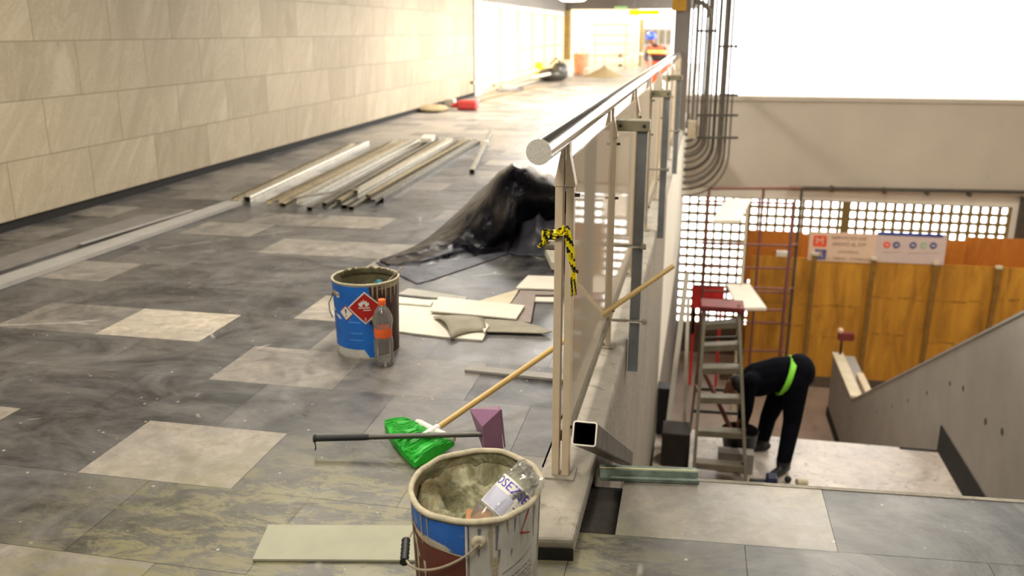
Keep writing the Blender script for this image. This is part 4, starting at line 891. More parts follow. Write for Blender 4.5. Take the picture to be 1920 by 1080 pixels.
# steel profiles -------------------------------------------------------------------------------------
G_ = 'steel profiles in the pile on the floor'
def prof(n_, f_, z, w, h, mat, label, up=(0, 0, 1), grp=G_):
    a = Z(n_[0], n_[1], z); b = Z(f_[0], f_[1], z); m = MB(); m.chan(a, b, w, h, .0025, up); return tag(m.build('steel_profile', mat), label, 'steel profile', grp)
dn = (0, 0, -1)
pl = [((505, 383), (742, 266), .0, .055, .035, 'galv_warm', 0, 'brassy profile at the left edge of the pile'),
      ((530, 381), (762, 263), .002, .055, .03, 'galv_warm', 1, 'second profile from the left edge of the pile, tarnished'),
      ((562, 384), (795, 262), .0, .07, .035, 'galv', 0, 'wide profile lying open side up, third from the left of the pile'),
      ((580, 388), (805, 260), .0, .05, .035, 'galv_dark', 1, 'dark profile under the diagonal strip in the pile'),
      ((600, 390), (815, 263), .0, .06, .035, 'galv_dark', 0, 'dark profile in the middle of the pile, lowest near end'),
      ((622, 389), (838, 262), .0, .06, .04, 'galv', 0, 'bright-edged profile in the middle of the pile'),
      ((645, 384), (852, 264), .0, .06, .04, 'galv_dark', 1, 'dark profile right of the middle of the pile'),
      ((668, 380), (868, 263), .0, .065, .04, 'galv_warm', 0, 'brownish profile, third from the right edge of the pile'),
      ((690, 377), (882, 263), .0, .06, .04, 'galv', 0, 'profile second from the right edge of the pile'),
      ((712, 370), (896, 264), .0, .075, .05, 'galv_dark', 1, 'thick dark profile at the right edge of the pile'),
      ((618, 394), (826, 258), .0, .05, .03, 'galv_dark', 0, 'dark profile whose near end reaches farthest forward'),
      ((658, 387), (858, 261), .0, .05, .035, 'galv_dark', 1, 'narrow dark profile tucked under the brightest one'),
      ((700, 374), (889, 261), .035, .05, .03, 'galv_dark', 1, 'dark profile lying on the right-hand pair'),
      ((608, 380), (820, 259), .04, .05, .03, 'galv_dark', 1, 'greyish profile on top, under the diagonal strip'),
      ((635, 374), (832, 259), .042, .045, .03, 'galv_warm', 1, 'dull tan profile on top beside the brightest one'),
      ((520, 375), (752, 262), .04, .04, .025, 'galv_warm', 1, 'gold-toned profile on top at the left of the pile'),
      ((552, 372), (773, 262), .04, .045, .03, 'galv', 1, 'bright silver profile on top, left of the diagonal strip'),
      ((666, 357), (846, 258), .045, .05, .035, 'galv', 1, 'brightest profile on top in the middle of the pile'),
      ((690, 365), (878, 260), .045, .05, .03, 'galv_warm', 1, 'tan profile on top, right of the brightest one')]
for a, b, z, w, h, mt, inv, lb in pl: prof(a, b, z + (h if inv else 0), w, h, mt, lb, dn if inv else (0, 0, 1))
m = MB(); m.beam(Z(545, 373, .085), Z(672, 352, .095), .05, .004); tag(m.build('steel_strip', 'galv_dark'), 'flat grey steel strip laid diagonally across the pile of profiles', 'steel strip')
prof((440, 376), (662, 271), .0, .05, .03, 'galv_warm', 'thin brassy profile lying apart, left of the pile beside the plank end', grp='profiles left of the pile')
m = MB(); m.hollow(Z(463, 375, .03), Z(688, 269, .03), .065, .003, (0, 0, 1)); tag(m.build('steel_box_profile', 'galv'), 'pale grey box profile lying apart, left of the pile', 'steel profile', 'profiles left of the pile')
m = MB(); a = Z(885, 322, .03); b = Z(921, 246, .03); m.hollow(a, b, .055, .004, (0, 0, 1)); o = thing('aluminium_tube', (a.x, a.y, 0), 'single pale tube lying apart, right of the steel pile behind the black sheet', 'tube'); m.build('tube', 'alu', o)
m = MB(); c = a.lerp(b, .62); m.hollow(c, c + (b - a).normalized() * .12, .068, .006, (0, 0, 1)); m.build('collar', 'steel_cut', o)
m = MB(); a = Z(802, 259, .09); m.box(a, (.16, .5, .05), Matrix.Rotation(.2, 3, 'Z')); tag(m.build('bracket_plate', 'steel_cut'), 'small bright metal plate resting on the far end of the steel pile', 'metal plate')
# black sheet ------------------------------------------------------------------------------------------
def sheet(name, mat, grid, label, seed, amp, sub=2):
    R_ = [[Z(x, y, z) for x, y, z in r] for r in grid]; m = MB(); n0, n1 = len(R_), len(R_[0]); K = 7; rows = []
    def cr(p0, p1, p2, p3, t): return .5 * ((2 * p1) + (p2 - p0) * t + (2 * p0 - 5 * p1 + 4 * p2 - p3) * t * t + (3 * p1 - p0 - 3 * p2 + p3) * t ** 3)
    def samp(L, f): i = min(int(f), len(L) - 2); t = f - i; return cr(L[max(i - 1, 0)], L[i], L[i + 1], L[min(i + 2, len(L) - 1)], t)
    for i in range((n0 - 1) * K + 1):
        rows.append([])
        for j in range((n1 - 1) * K + 1):
            col = [samp(R_[k], j / K) for k in range(n0)]; p = samp(col, i / K)
            k = amp * min(1, p.z * 5 + .12); s_ = V((j * .2 + seed + i * .045, i * .07, seed))
            rid = 1 - abs(mnoise.noise(s_)) * 2.6
            p = p + V((mnoise.noise(s_ + V((9, 0, 0))) * k * .7, mnoise.noise(s_ + V((0, 9, 0))) * k * .7, k * (rid - .4) + k * .3 * mnoise.noise(s_ * 3.1)))
            p.z = max(p.z, .003); rows[-1].append(p)
    m.grid(rows); return tag(m.build(name, mat, smooth=True, thick=.002), label, 'plastic sheet')
sheet('black_sheet', 'tarp', [
    [(712, 488, .0), (790, 455, .0), (862, 395, .0), (915, 345, .0), (965, 330, .0), (1010, 325, .0), (1055, 335, .0), (1085, 345, .0)],
    [(712, 491, .006), (790, 463, .03), (855, 410, .12), (908, 356, .34), (952, 311, .56), (990, 312, .56), (1035, 330, .46), (1080, 350, .35)],
    [(716, 493, .006), (798, 474, .03), (868, 436, .12), (925, 392, .3), (962, 350, .46), (985, 362, .42), (1035, 372, .36), (1080, 385, .3)],
    [(722, 497, .005), (806, 484, .025), (885, 458, .06), (930, 436, .16), (958, 410, .28), (980, 398, .27), (1030, 398, .24), (1075, 402, .22)],
    [(728, 502, .004), (815, 490, .01), (893, 473, .02), (930, 462, .04), (960, 440, .12), (974, 418, .18), (1025, 410, .18), (1070, 412, .18)],
    [(733, 505, .003), (822, 497, .004), (898, 481, .005), (930, 474, .006), (957, 468, .012), (967, 445, .07), (1010, 422, .12), (1060, 422, .12)]],
    'big crumpled glossy black plastic sheet heaped by the balustrade', 1.7, .018)
sheet('black_sheet', 'tarp_dusty', [
    [(704, 492, .004), (760, 478, .006), (830, 470, .006), (900, 462, .006), (960, 455, .006)],
    [(720, 502, .006), (780, 494, .008), (840, 486, .008), (905, 474, .008), (962, 462, .006)],
    [(745, 515, .006), (795, 508, .008), (850, 499, .008), (912, 483, .01), (960, 468, .006)],
    [(782, 532, .006), (815, 523, .006), (862, 507, .006), (915, 489, .006), (957, 473, .006)]], 'dusty flat black plastic strip spread in front of the heaped black sheet', 5.1, .02)
sheet('black_sheet', 'tarp_dusty', [
    [(988, 404, .22), (1010, 400, .24), (1040, 402, .24), (1075, 405, .24)],
    [(975, 426, .13), (1000, 426, .17), (1035, 430, .18), (1072, 432, .18)],
    [(960, 455, .03), (995, 458, .06), (1030, 458, .05), (1065, 456, .05)],
    [(953, 475, .006), (985, 479, .006), (1020, 479, .006), (1060, 474, .006)]], 'smaller dusty black plastic flap right of the heap, behind the first post', 8.3, .05)
m = MB(); a = Z(1030, 470, .0); m.prism([Z(1022, 478, .02), Z(1052, 478, .02), Z(1052, 510, .02), Z(1034, 505, .02)], (0, 0, .05)); tag(m.build('white_foam_block', 'board'), 'white angular block on the floor behind the first post, before the black flap', 'block')
# far along the wall
a = Z(870, 206, .0); o = thing('red_jerrycan', a, 'red plastic jerrycan lying on the floor at the far end of the stone wall', 'jerrycan')
m = MB(); m.box(a + V((.08, 0, .1)), (.42, .28, .19)); m.build('can', 'red_plastic', o, bevel=.05); m = MB(); m.tube([a + V((-.12, -.02, .1)), a + V((-.25, -.05, .08))], [.06, .04], 12); m.build('spout', 'red_plastic', o, smooth=True)
m = MB(); a = Z(818, 208, 0); m.ball(a + V((-.04, -.05, .05)), (.3, .42, .08), 18); tag(m.build('beige_sack', 'cloth_beige', smooth=True), 'flat beige sack lying beside the red jerrycan against the wall', 'sack')
m = MB(); a = Z(842, 200, 0); m.box(a + V((0, .1, .08)), (.22, .2, .16)); tag(m.build('grey_tin', 'galv', bevel=.02), 'small grey tin between the beige sack and the red jerrycan', 'tin')
# ------------------------------------------------------------------ STAIRWELL AND CONCOURSE
# step ladder
lad = thing('step_ladder', (.43, 7.45, ZL), 'dull aluminium step ladder standing on the landing beside the bending worker', 'ladder')
yb, yt = 7.42, 8.02
BL, BR, TL, TR = Y(1299, 912, yb), Y(1398, 915, yb), Y(1322, 578, yt), Y(1385, 572, yt)
for p in (BL, BR): p.z = ZL
def lp(a, b, q): return a.lerp(b, q)
for a, b in ((BL, TL), (BR, TR)): m = MB(); m.beam(a, b, .028, .075, (0, -1, .3)); m.build('stile', 'alu', lad)
for y in (879, 816, 751, 694, 650, 608):
    q = (912 - y) / (912 - 575); q = (q * 1.0); 
    # find the height along the stile that projects to this row
    lo, hi = 0, 1
    for _ in range(30):
        mid = (lo + hi) / 2; p = lp(BR, TR, mid); v = p - EYE; yy = 540 - FPX * v.dot(UP) / v.dot(FW)
        if yy > y: lo = mid
        else: hi = mid
    a, b = lp(BL, TL, lo), lp(BR, TR, lo); m = MB(); m.beam(a + V((.01, .03, 0)), b + V((-.01, .03, 0)), .11, .06); m.build('step', 'alu', lad, bevel=.004)
m = MB(); m.bb((TL.x - .04, yt - .1, TL.z), (TR.x + .05, yt + .16, TL.z + .05)); tpc = m.build('top_cap', 'red_dark', lad, bevel=.008)
RL, RRr = V((BL.x - .04, 8.44, ZL)), V((BR.x - .02, 8.44, ZL))
for a, b in ((RL, TL), (RRr, TR)): m = MB(); m.beam(a, b + V((0, .1, 0)), .025, .04, (0, -1, .3)); m.build('rear_leg', 'alu', lad)
for q in (.18, .36, .55, .75): m = MB(); m.beam(lp(RL, TL + V((0, .1, 0)), q), lp(RRr, TR + V((0, .1, 0)), q), .02, .03); m.build('rear_brace', 'pipe_dark', lad)
m = MB(); m.beam(lp(BL, TL, .5), lp(RL, TL, .4), .012, .025); m.build('spreader', 'rust', lad)
# white sticks leaning on the stairwell wall
for a, b, w, lb in ((V((-.09, 8.06, ZL)), Y(1288, 512, 8.55), .05, 'long white timber leaning on the stairwell wall left of the ladder'), (V((.075, 8.3, ZL + .3)), Y(1291, 556, 8.62), .035, 'short white timber leaning behind the ladder')):
    if 'short' in lb: d = (a - b).normalized(); a = b + d * ((b.z - ZL) / -d.z)
    m = MB(); m.beam(a, b, w, w * .8, (0, 1, 0)); tag(m.build('leaning_timber', 'white_plaster'), lb, 'timber', 'white timbers by the ladder')
for pxy, sz, mt, lb in [((1265, 862), (.26, .3, .34), 'crate_brown', 'dark crate on the landing against the stairwell wall'), ((1238, 806), (.14, .2, .5), 'dark', 'black upright box in the corner behind the crate'), ((1268, 905), (.3, .12, .06), 'dark', 'dark flat case on the landing in front of the crate')]:
    p = Z(*pxy, ZL); p.x = max(p.x, wq(p.y) + sz[0] / 2 + .01); m = MB(); m.bb((p.x - sz[0] / 2, p.y - sz[1] / 2, ZL), (p.x + sz[0] / 2, p.y + sz[1] / 2, ZL + sz[2])); tag(m.build('storage_crate', mt, bevel=.01), lb, 'crate')
# worker's bucket
c = Z(1380, 868, ZL); c = V((.60, 7.93, ZL))
o = thing('black_bucket', c, 'black builder bucket standing on the landing between the ladder and the bending worker', 'bucket')
Rb = lambda z: .13 + .04 * z / .3
m = MB(); m.lathe([(0, .002), (.13, .002), (.15, .15), (.172, .3), (.178, .305), (.172, .31), (.165, .3), (.14, .12), (0, .12)], 32); m.build('shell', 'dark', o, local=True, smooth=True)
m = MB(); m.lathe([(0, .2), (.08, .21), (.15, .2)], 24); m.build('contents', 'dark_bed', o, local=True, smooth=True)
m = MB(); m.bb((c.x - .2, c.y - .3, ZL), (c.x + .12, c.y - .17, ZL + .2)); tag(m.build('grey_block', 'parapet', bevel=.006), 'grey concrete block on the landing in front of the black bucket', 'block')
m = MB(); m.tube([Z(1322, 700, ZL + .75), V((.53, 7.95, ZL + .26))], .022, 8); tag(m.build('spade', 'rust'), 'red-brown tool handle standing in the black bucket behind the ladder', 'tool')
a = Z(1405, 912, ZL); b = Z(1452, 914, ZL); m = MB(); m.beam((a.x, a.y, ZL + .03), (b.x, b.y, ZL + .03), .09, .06); o = thing('power_drill', (a.x, a.y, ZL), 'dark tool with a blue end lying on the landing by the ladder foot', 'tool'); m.build('body', 'dark', o, bevel=.01)
m = MB(); m.box((b.x - .03, b.y, ZL + .06), (.10, .12, .12)); m.build('head', 'blue_thing', o, bevel=.02)
p = Z(1477, 904, ZL); m = MB(); m.ball(p + V((0, 0, .03)), .032, 10); tag(m.build('rubber_ball', 'dark', smooth=True), 'small black ball on the landing right of the blue-ended tool', 'ball')
p = Z(1502, 911, ZL); m = MB(); m.tube([p + V((-.04, -.01, .035)), p + V((.05, .02, .035))], [.035, .03], 12); tag(m.build('paper_cup', 'wood_pale', smooth=True), 'beige paper cup lying on the landing in front of the worker', 'cup')
# timbers on the level end of the parapet
a, b, c, sl = PAR
zt = b.z + .02
m = MB(); m.bb((PX - .015, b.y + .06, zt + .006), (PX + .16, c.y + .05, zt + .04)); tag(m.build('white_plank', 'wood_pale', bevel=.004), 'wide white plank lying on the level end of the parapet', 'plank', 'white planks on the parapet')
m = MB(); m.bb((PX + .2, b.y + .08, zt + .006), (PX + .3, b.y + .9, zt + .10)); tag(m.build('white_plank', 'white_metal', bevel=.004), 'narrow white upright plank beside the wide one on the parapet', 'plank', 'white planks on the parapet')
p = V((PX + .1, c.y - .05, zt + .042)); o = thing('red_mallet', p, 'red-headed mallet standing on the end of the parapet plank', 'mallet')
m = MB(); m.tube([p, p + V((0, 0, .28))], .02, 8); m.build('handle', 'dark', o); m = MB(); m.box(p + V((.06, 0, .32)), (.26, .1, .14)); m.build('head', 'red_dark', o, bevel=.02); m = MB(); m.ball(p + V((-.04, -.02, .42)), .05, 10); m.build('pale_tip', 'sign_board', o, smooth=True)
# scaffold
ys0, ys1 = 14.3, 15.3
sf = thing('scaffold_tower', (.9, 14.8, ZF), 'red-brown tubular scaffold tower in front of the lattice', 'scaffold')
def pole(a, b, n, mt='rust', r=.024): m = MB(); m.tube([a, b], r, 8); return m.build(n, mt, sf, smooth=True)
def down(p, x2): q = V(p); q.z = ZF; q.x = x2; return q
fl, fr = Y(1402, 376, ys0), Y(1489, 378, ys0); bl_, br2 = Y(1330, 352, ys1), Y(1504, 350, ys1)
fl2, fr2, bl2, br3 = down(fl, fl.x), down(fr, fr.x), down(bl_, bl_.x), down(br2, br2.x)
pole(fr, fr2, 'post', r=.032); pole(fl, fl2, 'post', 'wood_pale'); pole(bl_, bl2, 'post'); pole(br2, br3, 'post', 'pipe_dark'); m_ = Y(1432, 352, ys1); pole(m_, down(m_, m_.x), 'post')
def at_y(p, q, y):
    lo, hi = 0, 1
    for _ in range(30):
        mid = (lo + hi) / 2; v = p.lerp(q, mid) - EYE; yy = 540 - FPX * v.dot(UP) / v.dot(FW)
        if yy < y: lo = mid
        else: hi = mid
    return p.lerp(q, lo)
for y in (352,): pole(at_y(bl_, bl2, y + 2), at_y(br2, br3, y), 'ledger')
for y in (457, 500, 545, 602, 655): pole(at_y(bl_, bl2, y), at_y(br2, br3, y + 4), 'ledger', r=.02)
for y in (380, 459, 540, 580): pole(at_y(fl, fl2, y) + V((-.75 if y < 560 else 0, 0, .0)), at_y(fr, fr2, y + 2), 'ledger', r=.02)
pole(at_y(fr, fr2, 460), at_y(br2, br3, 458), 'ledger', r=.02); pole(at_y(fr, fr2, 545), at_y(br2, br3, 540), 'ledger', r=.02)
def plank4(pix, yy, t, name, mat, lb):
    poly = [Y(x, y, yq) for (x, y), yq in zip(pix, yy)]; z = sum(p.z for p in poly) / 4
    m = MB(); m.prism([V((p.x, p.y, z)) for p in poly], (0, 0, t)); return tag(m.build(name, mat), lb, 'plank', 'planks on the scaffold')
zz = Y(1400, 543, ys0).z + .03
q_ = [Z(1383, 582, zz), Z(1437, 582, zz), Z(1405, 537, zz), Z(1362, 537, zz)]
m = MB(); m.prism(q_, (0, 0, .045)); tag(m.build('scaffold_plank', 'wood_white'), 'white plank deck on the scaffold beside the top of the ladder', 'plank', 'planks on the scaffold')
zz = Y(1360, 378, ys0).z + .03
q_ = [Z(1335, 419, zz), Z(1386, 419, zz), Z(1408, 378, zz), Z(1362, 378, zz)]
m = MB(); m.prism(q_, (0, 0, .045)); tag(m.build('scaffold_plank', 'wood_white'), 'white plank deck at the top of the scaffold before the lattice', 'plank', 'planks on the scaffold')
p = Y(1345, 545, 15.8); m = MB(); m.bb((p.x - .45, 15.6, p.z - .3), (p.x + .12, 15.64, p.z + .12)); m.bb((p.x - .42, 15.6, p.z - .8), (p.x - .36, 15.64, p.z - .3)); m.bb((p.x + .05, 15.6, ZF), (p.x + .1, 15.64, p.z - .3)); m.bb((p.x - .42, 15.6, ZF), (p.x - .37, 15.64, p.z - .3))
tag(m.build('red_barrier', 'red_film'), 'red plastic barrier standing before the lattice behind the ladder', 'barrier')
# hoarding
zb, zt_ = Y(1500, 703, HY).z, Y(1640, 491, HY).z
ho = thing('hoarding', (4, HY, ZF), 'yellow plywood hoarding on timber posts across the lower concourse', 'hoarding')
seams = [Y(x, 490, HY).x for x in (1404, 1526, 1637, 1754, 1873, 1990, 2110, 2230)]; seams[0] = Y(1407, 490, HY).x
for a, b in zip(seams, seams[1:]):
    m = MB(); m.bb((a + .006, HY, zb), (b - .006, HY + .02, zt_ + .01 * math.sin(a * 5))); sh = m.build('plywood_sheet', 'ply', ho)
    rnd = random.Random(int(a * 100))
    for fz in (rnd.uniform(.34, .44), rnd.uniform(.58, .76)):
        m = MB()
        for k in range(6):
            x = a + .12 + k * (b - a - .3) / 5 + rnd.uniform(-.05, .05); h = rnd.uniform(.004, .014); w_ = rnd.uniform(.02, .09); zc_ = zb + (zt_ - zb) * fz + rnd.uniform(-.02, .02)
            m.bb((x - w_, HY - .003, zc_ - h), (x + w_, HY, zc_ + h))
        m.build('nail_stain', 'ply_edge', sh)
for i, s_ in enumerate(seams[1:6]):
    tz = Y(1526, (477, 481, 484, 486, 488)[i], HY).z
    m = MB(); m.bb((s_ - .035, HY - .07, zb - .4), (s_ + .035, HY - .021, tz)); po = m.build('post', 'ply_dark', ho); m = MB(); m.bb((s_ - .05, HY - .08, tz), (s_ + .05, HY - .02, tz + .05)); m.build('pale_cap', 'wood_pale', po)
m = MB(); m.bb((seams[0] - .4, HY - .02, ZF), (seams[-1], HY + .06, zb)); m.build('plinth', 'plinth', ho)
m = MB(); m.bb((seams[0], HY - .003, zt_ - .02), (seams[-1], HY + .03, zt_ + .01)); m.build('top_edge', 'ply', ho)
# brown boards fixed behind the hoarding
for i, (x0, x1, y0, y1, lb) in enumerate([(1404, 1500, 431, 500, 'orange-brown board behind the scaffold above the hoarding'), (1505, 1520, 441, 500, 'narrow orange-brown board left of the red and blue emblem sign'), (1768, 1806, 450, 505, 'orange-brown board right of the blue-topped sign'), (1814, 1990, 444, 510, 'wide orange-brown board at the right above the hoarding')]):
    q = HY + .35 + .12 * (i % 2); a = Y(x0, y0, q); b = Y(x1, y1, q); m = MB(); m.bb((a.x, q, b.z - .3), (b.x, q + .02, a.z)); m.bb((a.x + .02, q + .02, ZF), (a.x + .05, q + .05, a.z - .05)); m.bb((b.x - .05, q + .02, ZF), (b.x - .02, q + .05, a.z - .05)); tag(m.build('brown_board', 'ply_brown'), lb, 'board', 'brown boards above the hoarding')
p = Y(1467, 480, HY + .12); m = MB(); m.box((p.x, HY + .2, p.z), (.22, .16, .15)); m.bb((p.x - .02, HY + .1, ZF), (p.x + .02, HY + .14, p.z)); tag(m.build('white_box', 'white_plaster', bevel=.02), 'small white box showing above the hoarding beside the scaffold', 'box')
# signs
def sign(x0, y0, x1, y1, mat, label, yy):
    a, b = Y(x0, y0, yy), Y(x1, y1, yy); o = thing('notice_sign', ((a.x + b.x) / 2, yy, b.z), label, 'sign', 'signs above the hoarding')
    m = MB(); m.bb((a.x, yy, b.z), (b.x, yy + .012, a.z)); pn = m.build('panel', mat, o); 
    m = MB(); m.bb((a.x, yy + .012, a.z - .04), (b.x, yy + .03, a.z)); m.bb((a.x, yy + .012, b.z), (a.x + .03, yy + .014, a.z)); m.build('batten', 'ply_dark', o)
    return o, a, b
def mark(o, x0, y0, x1, y1, yy, mat, name, e=.004):
    a, b = Y(x0, y0, yy), Y(x1, y1, yy); m = MB(); m.bb((a.x, yy - e, b.z), (b.x, yy - .0005, a.z)); return m.build(name, mat, o, bevel=.0)
def words(o, body, cx, cy, hpx, wpx, yy, mat, name='lettering', e=.003):
    c = Y(cx, cy, yy); k = (c - EYE).dot(FW) / FPX; vs, fs = text_mesh(body, 1)
    w = max(v.x for v in vs) - min(v.x for v in vs); h = max(v.y for v in vs) - min(v.y for v in vs)
    m = MB(); m.add([V((c.x + v.x * wpx * k / w, yy - e, c.z + v.y * hpx * k / h)) for v in vs], fs); return m.build(name, mat, o)
yy = HY - .016
o, a, b = sign(1519, 434, 1638, 494, 'sign_board', 'pinkish notice sign with red and blue square emblems above the hoarding', yy)
mark(o, 1526, 441, 1549, 463, yy, 'sign_orange', 'red_emblem'); words(o, 'M', 1537, 452, 12, 13, yy, 'sign_board', 'emblem_mark', .006)
mark(o, 1528, 467, 1548, 487, yy, 'sign_navy', 'blue_emblem'); words(o, 'R', 1538, 477, 11, 9, yy, 'sign_board', 'emblem_mark', .006)
words(o, 'SERVICIO DE', 1592, 447, 6, 62, yy, 'sign_text'); words(o, 'APOYO AL STP', 1592, 459, 7, 60, yy, 'sign_text'); words(o, 'CONSTRUYE', 1590, 473, 4, 36, yy, 'sign_text'); words(o, 'L - OBRAS - COMERCIO', 1592, 486, 5, 78, yy, 'sign_text')
o, a, b = sign(1645, 435, 1769, 497, 'sign_board_b', 'grey-pink notice sign with a blue header and five round icons', yy + .005)
mark(o, 1648, 434.5, 1768, 445, yy, 'print_dkblue', 'blue_header')
for x, mt in ((1663, 'sign_orange'), (1681, 'sign_navy'), (1712, 'sign_navy'), (1732, 'print_green'), (1750, 'sign_navy')):
    c = Y(x, 459 + (x - 1663) * .02, yy); m = MB(); m.lathe([(0, .004), (.055, .004), (.06, 0)], 18, c, Matrix.Rotation(PI / 2, 3, 'X')); ic = m.build('icon', mt, o); m = MB(); m.box(c + V((0, -.006, 0)), (.05, .003, .03)); m.build('icon_mark', 'sign_board_b', ic)
for x0, x1, y in ((1655, 1672, 470), (1676, 1690, 470), (1704, 1720, 472), (1725, 1758, 472)): mark(o, x0, y, x1, y + 2, yy, 'sign_board', 'caption_line')
# conduit under the beam
m = MB(); p0, p1 = Y(1480, 352, LY - .22), Y(1960, 358, LY - .22); m.tube([p0, p1 + V((2, 0, 0))], .035, 10); o = m.build('wall_conduit', 'pipe_dark', smooth=True); tag(o, 'dark conduit running under the concrete beam above the lattice', 'pipe')
for x in (1560, 1660, 1740, 1820): c = Y(x, 354, LY - .22); m = MB(); m.box((c.x, LY - .18, p0.z), (.05, .16, .1)); m.build('clip', 'pipe_dark', o)
# vertical conduits, bending in under the upper floor
cy = 15.2; rnd = random.Random(9); cr_ = thing('conduit_bundle', (.35, cy, 2.9), 'bundle of grey vertical conduits beside the column, bending in under the upper floor', 'conduits')
xs_ = [(1300, .02, 1298), (1309, .03, 0), (1317, .022, 0), (1326, .02, 0), (1334, .045, 0), (1343, .02, 0), (1352, .028, 0), (1361, .02, 0), (1367, .035, 0), (1375, .02, 0), (1384, .016, 0)]
for i, (x, r, _) in enumerate(xs_):
    y_ = cy + .06 * (i % 3); t_ = Y(x, 30, y_); tx = t_.x; zb_ = Y(x, 238 + 5.5 * i, y_).z
    n_ = 8; rad = min(.25 + .045 * i, tx - wq(y_) - .03); pts = [V((tx, y_, 2.98)), V((tx, y_, 1.5)), V((tx, y_, zb_ + .3))]
    for k in range(n_ + 1): a_ = PI / 2 * k / n_; pts.append(V((tx - rad + rad * math.cos(a_), y_, zb_ - rad * math.sin(a_))))
    pts.append(V((wq(y_) + .004, y_, zb_ - rad)))
    m = MB(); m.tube(pts, r, 10); m.build('conduit', 'pipe' if i % 3 else 'pipe_dark', cr_, smooth=True)
for y in (58, 87, 178, 216, 258):
    p0, p1 = Y(1306 if y not in (87, 178) else 1348, y, cy - .07), Y(1345 if y == 58 else 1384, y, cy - .07); m = MB(); m.beam(p0, p1, .04, .04); m.build('strap', 'pipe_dark', cr_)
p0, p1 = Y(1290, 226, cy - .12), Y(1304, 260, cy - .12); m = MB(); m.bb((p0.x, cy - .14, p1.z), (p1.x, cy - .05, p0.z)); m.build('junction_box', 'box_grey', cr_, bevel=.006)['label'] = 'cream junction box'
pts = [Y(1303, 4, 14.9), Y(1318, 6, 14.9), Y(1330, 18, 14.9), Y(1335, 40, 14.9)]; m = MB(); m.tube(pts, .04, 10); m.build('flexible_hose', 'pipe', cr_, smooth=True)
# yellow caps on the column
p = Y(1274, 12, 13.9); m = MB(); m.bb((p.x - .11, 13.93, p.z - .06), (p.x + .1, 13.98, p.z + .2)); tag(m.build('column_sign', 'ochre'), 'ochre plate fixed at the top of the grey column', 'sign')
# ------------------------------------------------------------------ FAR CORRIDOR
def far(px, py): return Z(px, py, 0)
# loose lengths along the left windows
for i, (a, b, z, mt, lb) in enumerate([((885, 158), (1008, 133), .5, 'galv_warm', 'long pole leaning low along the far windows'), ((936, 166), (1020, 143), .05, 'galv', 'pale profile on the floor below the far windows'), ((905, 170), (980, 168), .02, 'plank', 'dark plank end on the floor by the far windows'), ((940, 170), (1035, 146), .02, 'galv', 'outer profile on the floor below the far windows'), ((925, 163), (1030, 140), .3, 'wood_pale', 'pale timber resting on the profiles by the far windows')]):
    p, q = Z(*a, z), Z(*b, z); p.x = max(p.x, WX + .2); q.x = max(q.x, WX + .2); m = MB(); m.beam(p + V((0, 0, .03)), q + V((0, 0, .03)), .09, .06); tag(m.build('floor_length', mt), lb, 'steel length', 'lengths lying below the far windows')
p = Z(1010, 146, 0); m = MB(); m.lathe([(.17, .35), (.16, .42), (.11, .5), (0, .53)], 20, p); m.bb((p.x - .2, p.y - .2, 0), (p.x + .2, p.y + .2, .35)); tag(m.build('yellow_helmet', 'tape_y', smooth=True), 'yellow helmet on a box among the lengths below the far windows', 'helmet')
p = Z(1042, 152, 0); o = thing('tool_bag', p, 'grey tool bag standing on the floor by the far post', 'bag'); m = MB(); m.ball(p + V((-.1, 0, .2)), (.5, .35, .22), 18); m.ball(p + V((.12, 0, .3)), (.28, .3, .3), 14); m.build('bag', 'pole_grey', o, smooth=True); m = MB(); m.tube([p + V((-.2, 0, .5)), p + V((0, 0, .72)), p + V((.2, 0, .5))], .03, 8); m.build('strap', 'dark', o, smooth=True)
p = Z(1062, 143, 0); m = MB(); m.lathe([(0, 0), (.2, 0), (.24, .55), (.22, .56), (0, .5)], 20, p); tag(m.build('white_drum', 'white_plaster', smooth=True), 'white drum behind the grey tool bag', 'drum')
p = Z(1090, 138, 0); o = thing('pink_bucket', p, 'pale orange bucket behind the sand heap', 'bucket'); m = MB(); m.lathe([(0, 0), (.25, 0), (.33, .7), (.3, .72), (0, .66)], 20, p); m.build('shell', 'salmon', o, smooth=True); m = MB(); m.tube([p + V((.3, 0, .65)), p + V((0, -.1, .95)), p + V((-.3, 0, .65))], .015, 6); m.build('handle', 'wire', o)
p = Z(1128, 146, 0); rows = []
for i in range(9):
    q = i / 8; rows.append([V((p.x + .72 * q * math.cos(2 * PI * j / 28), p.y + .8 + .8 * q * math.sin(2 * PI * j / 28), max(0, .36 * (1 - q) ** 1.15 + .04 * mnoise.noise(V((i, j * .5, 1))) * (1 - q)))) for j in range(28)])
m = MB(); m.grid(rows, True); o = tag(m.build('sand_heap', 'sand', smooth=True), 'heap of sand on the far corridor floor', 'sand heap')
m = MB(); m.tube([(p.x, p.y + .8, .3), (p.x, p.y + .8, .62)], .015, 6); tag(m.build('marker_stick', 'pole_grey'), 'thin stick standing in the sand heap', 'stick')
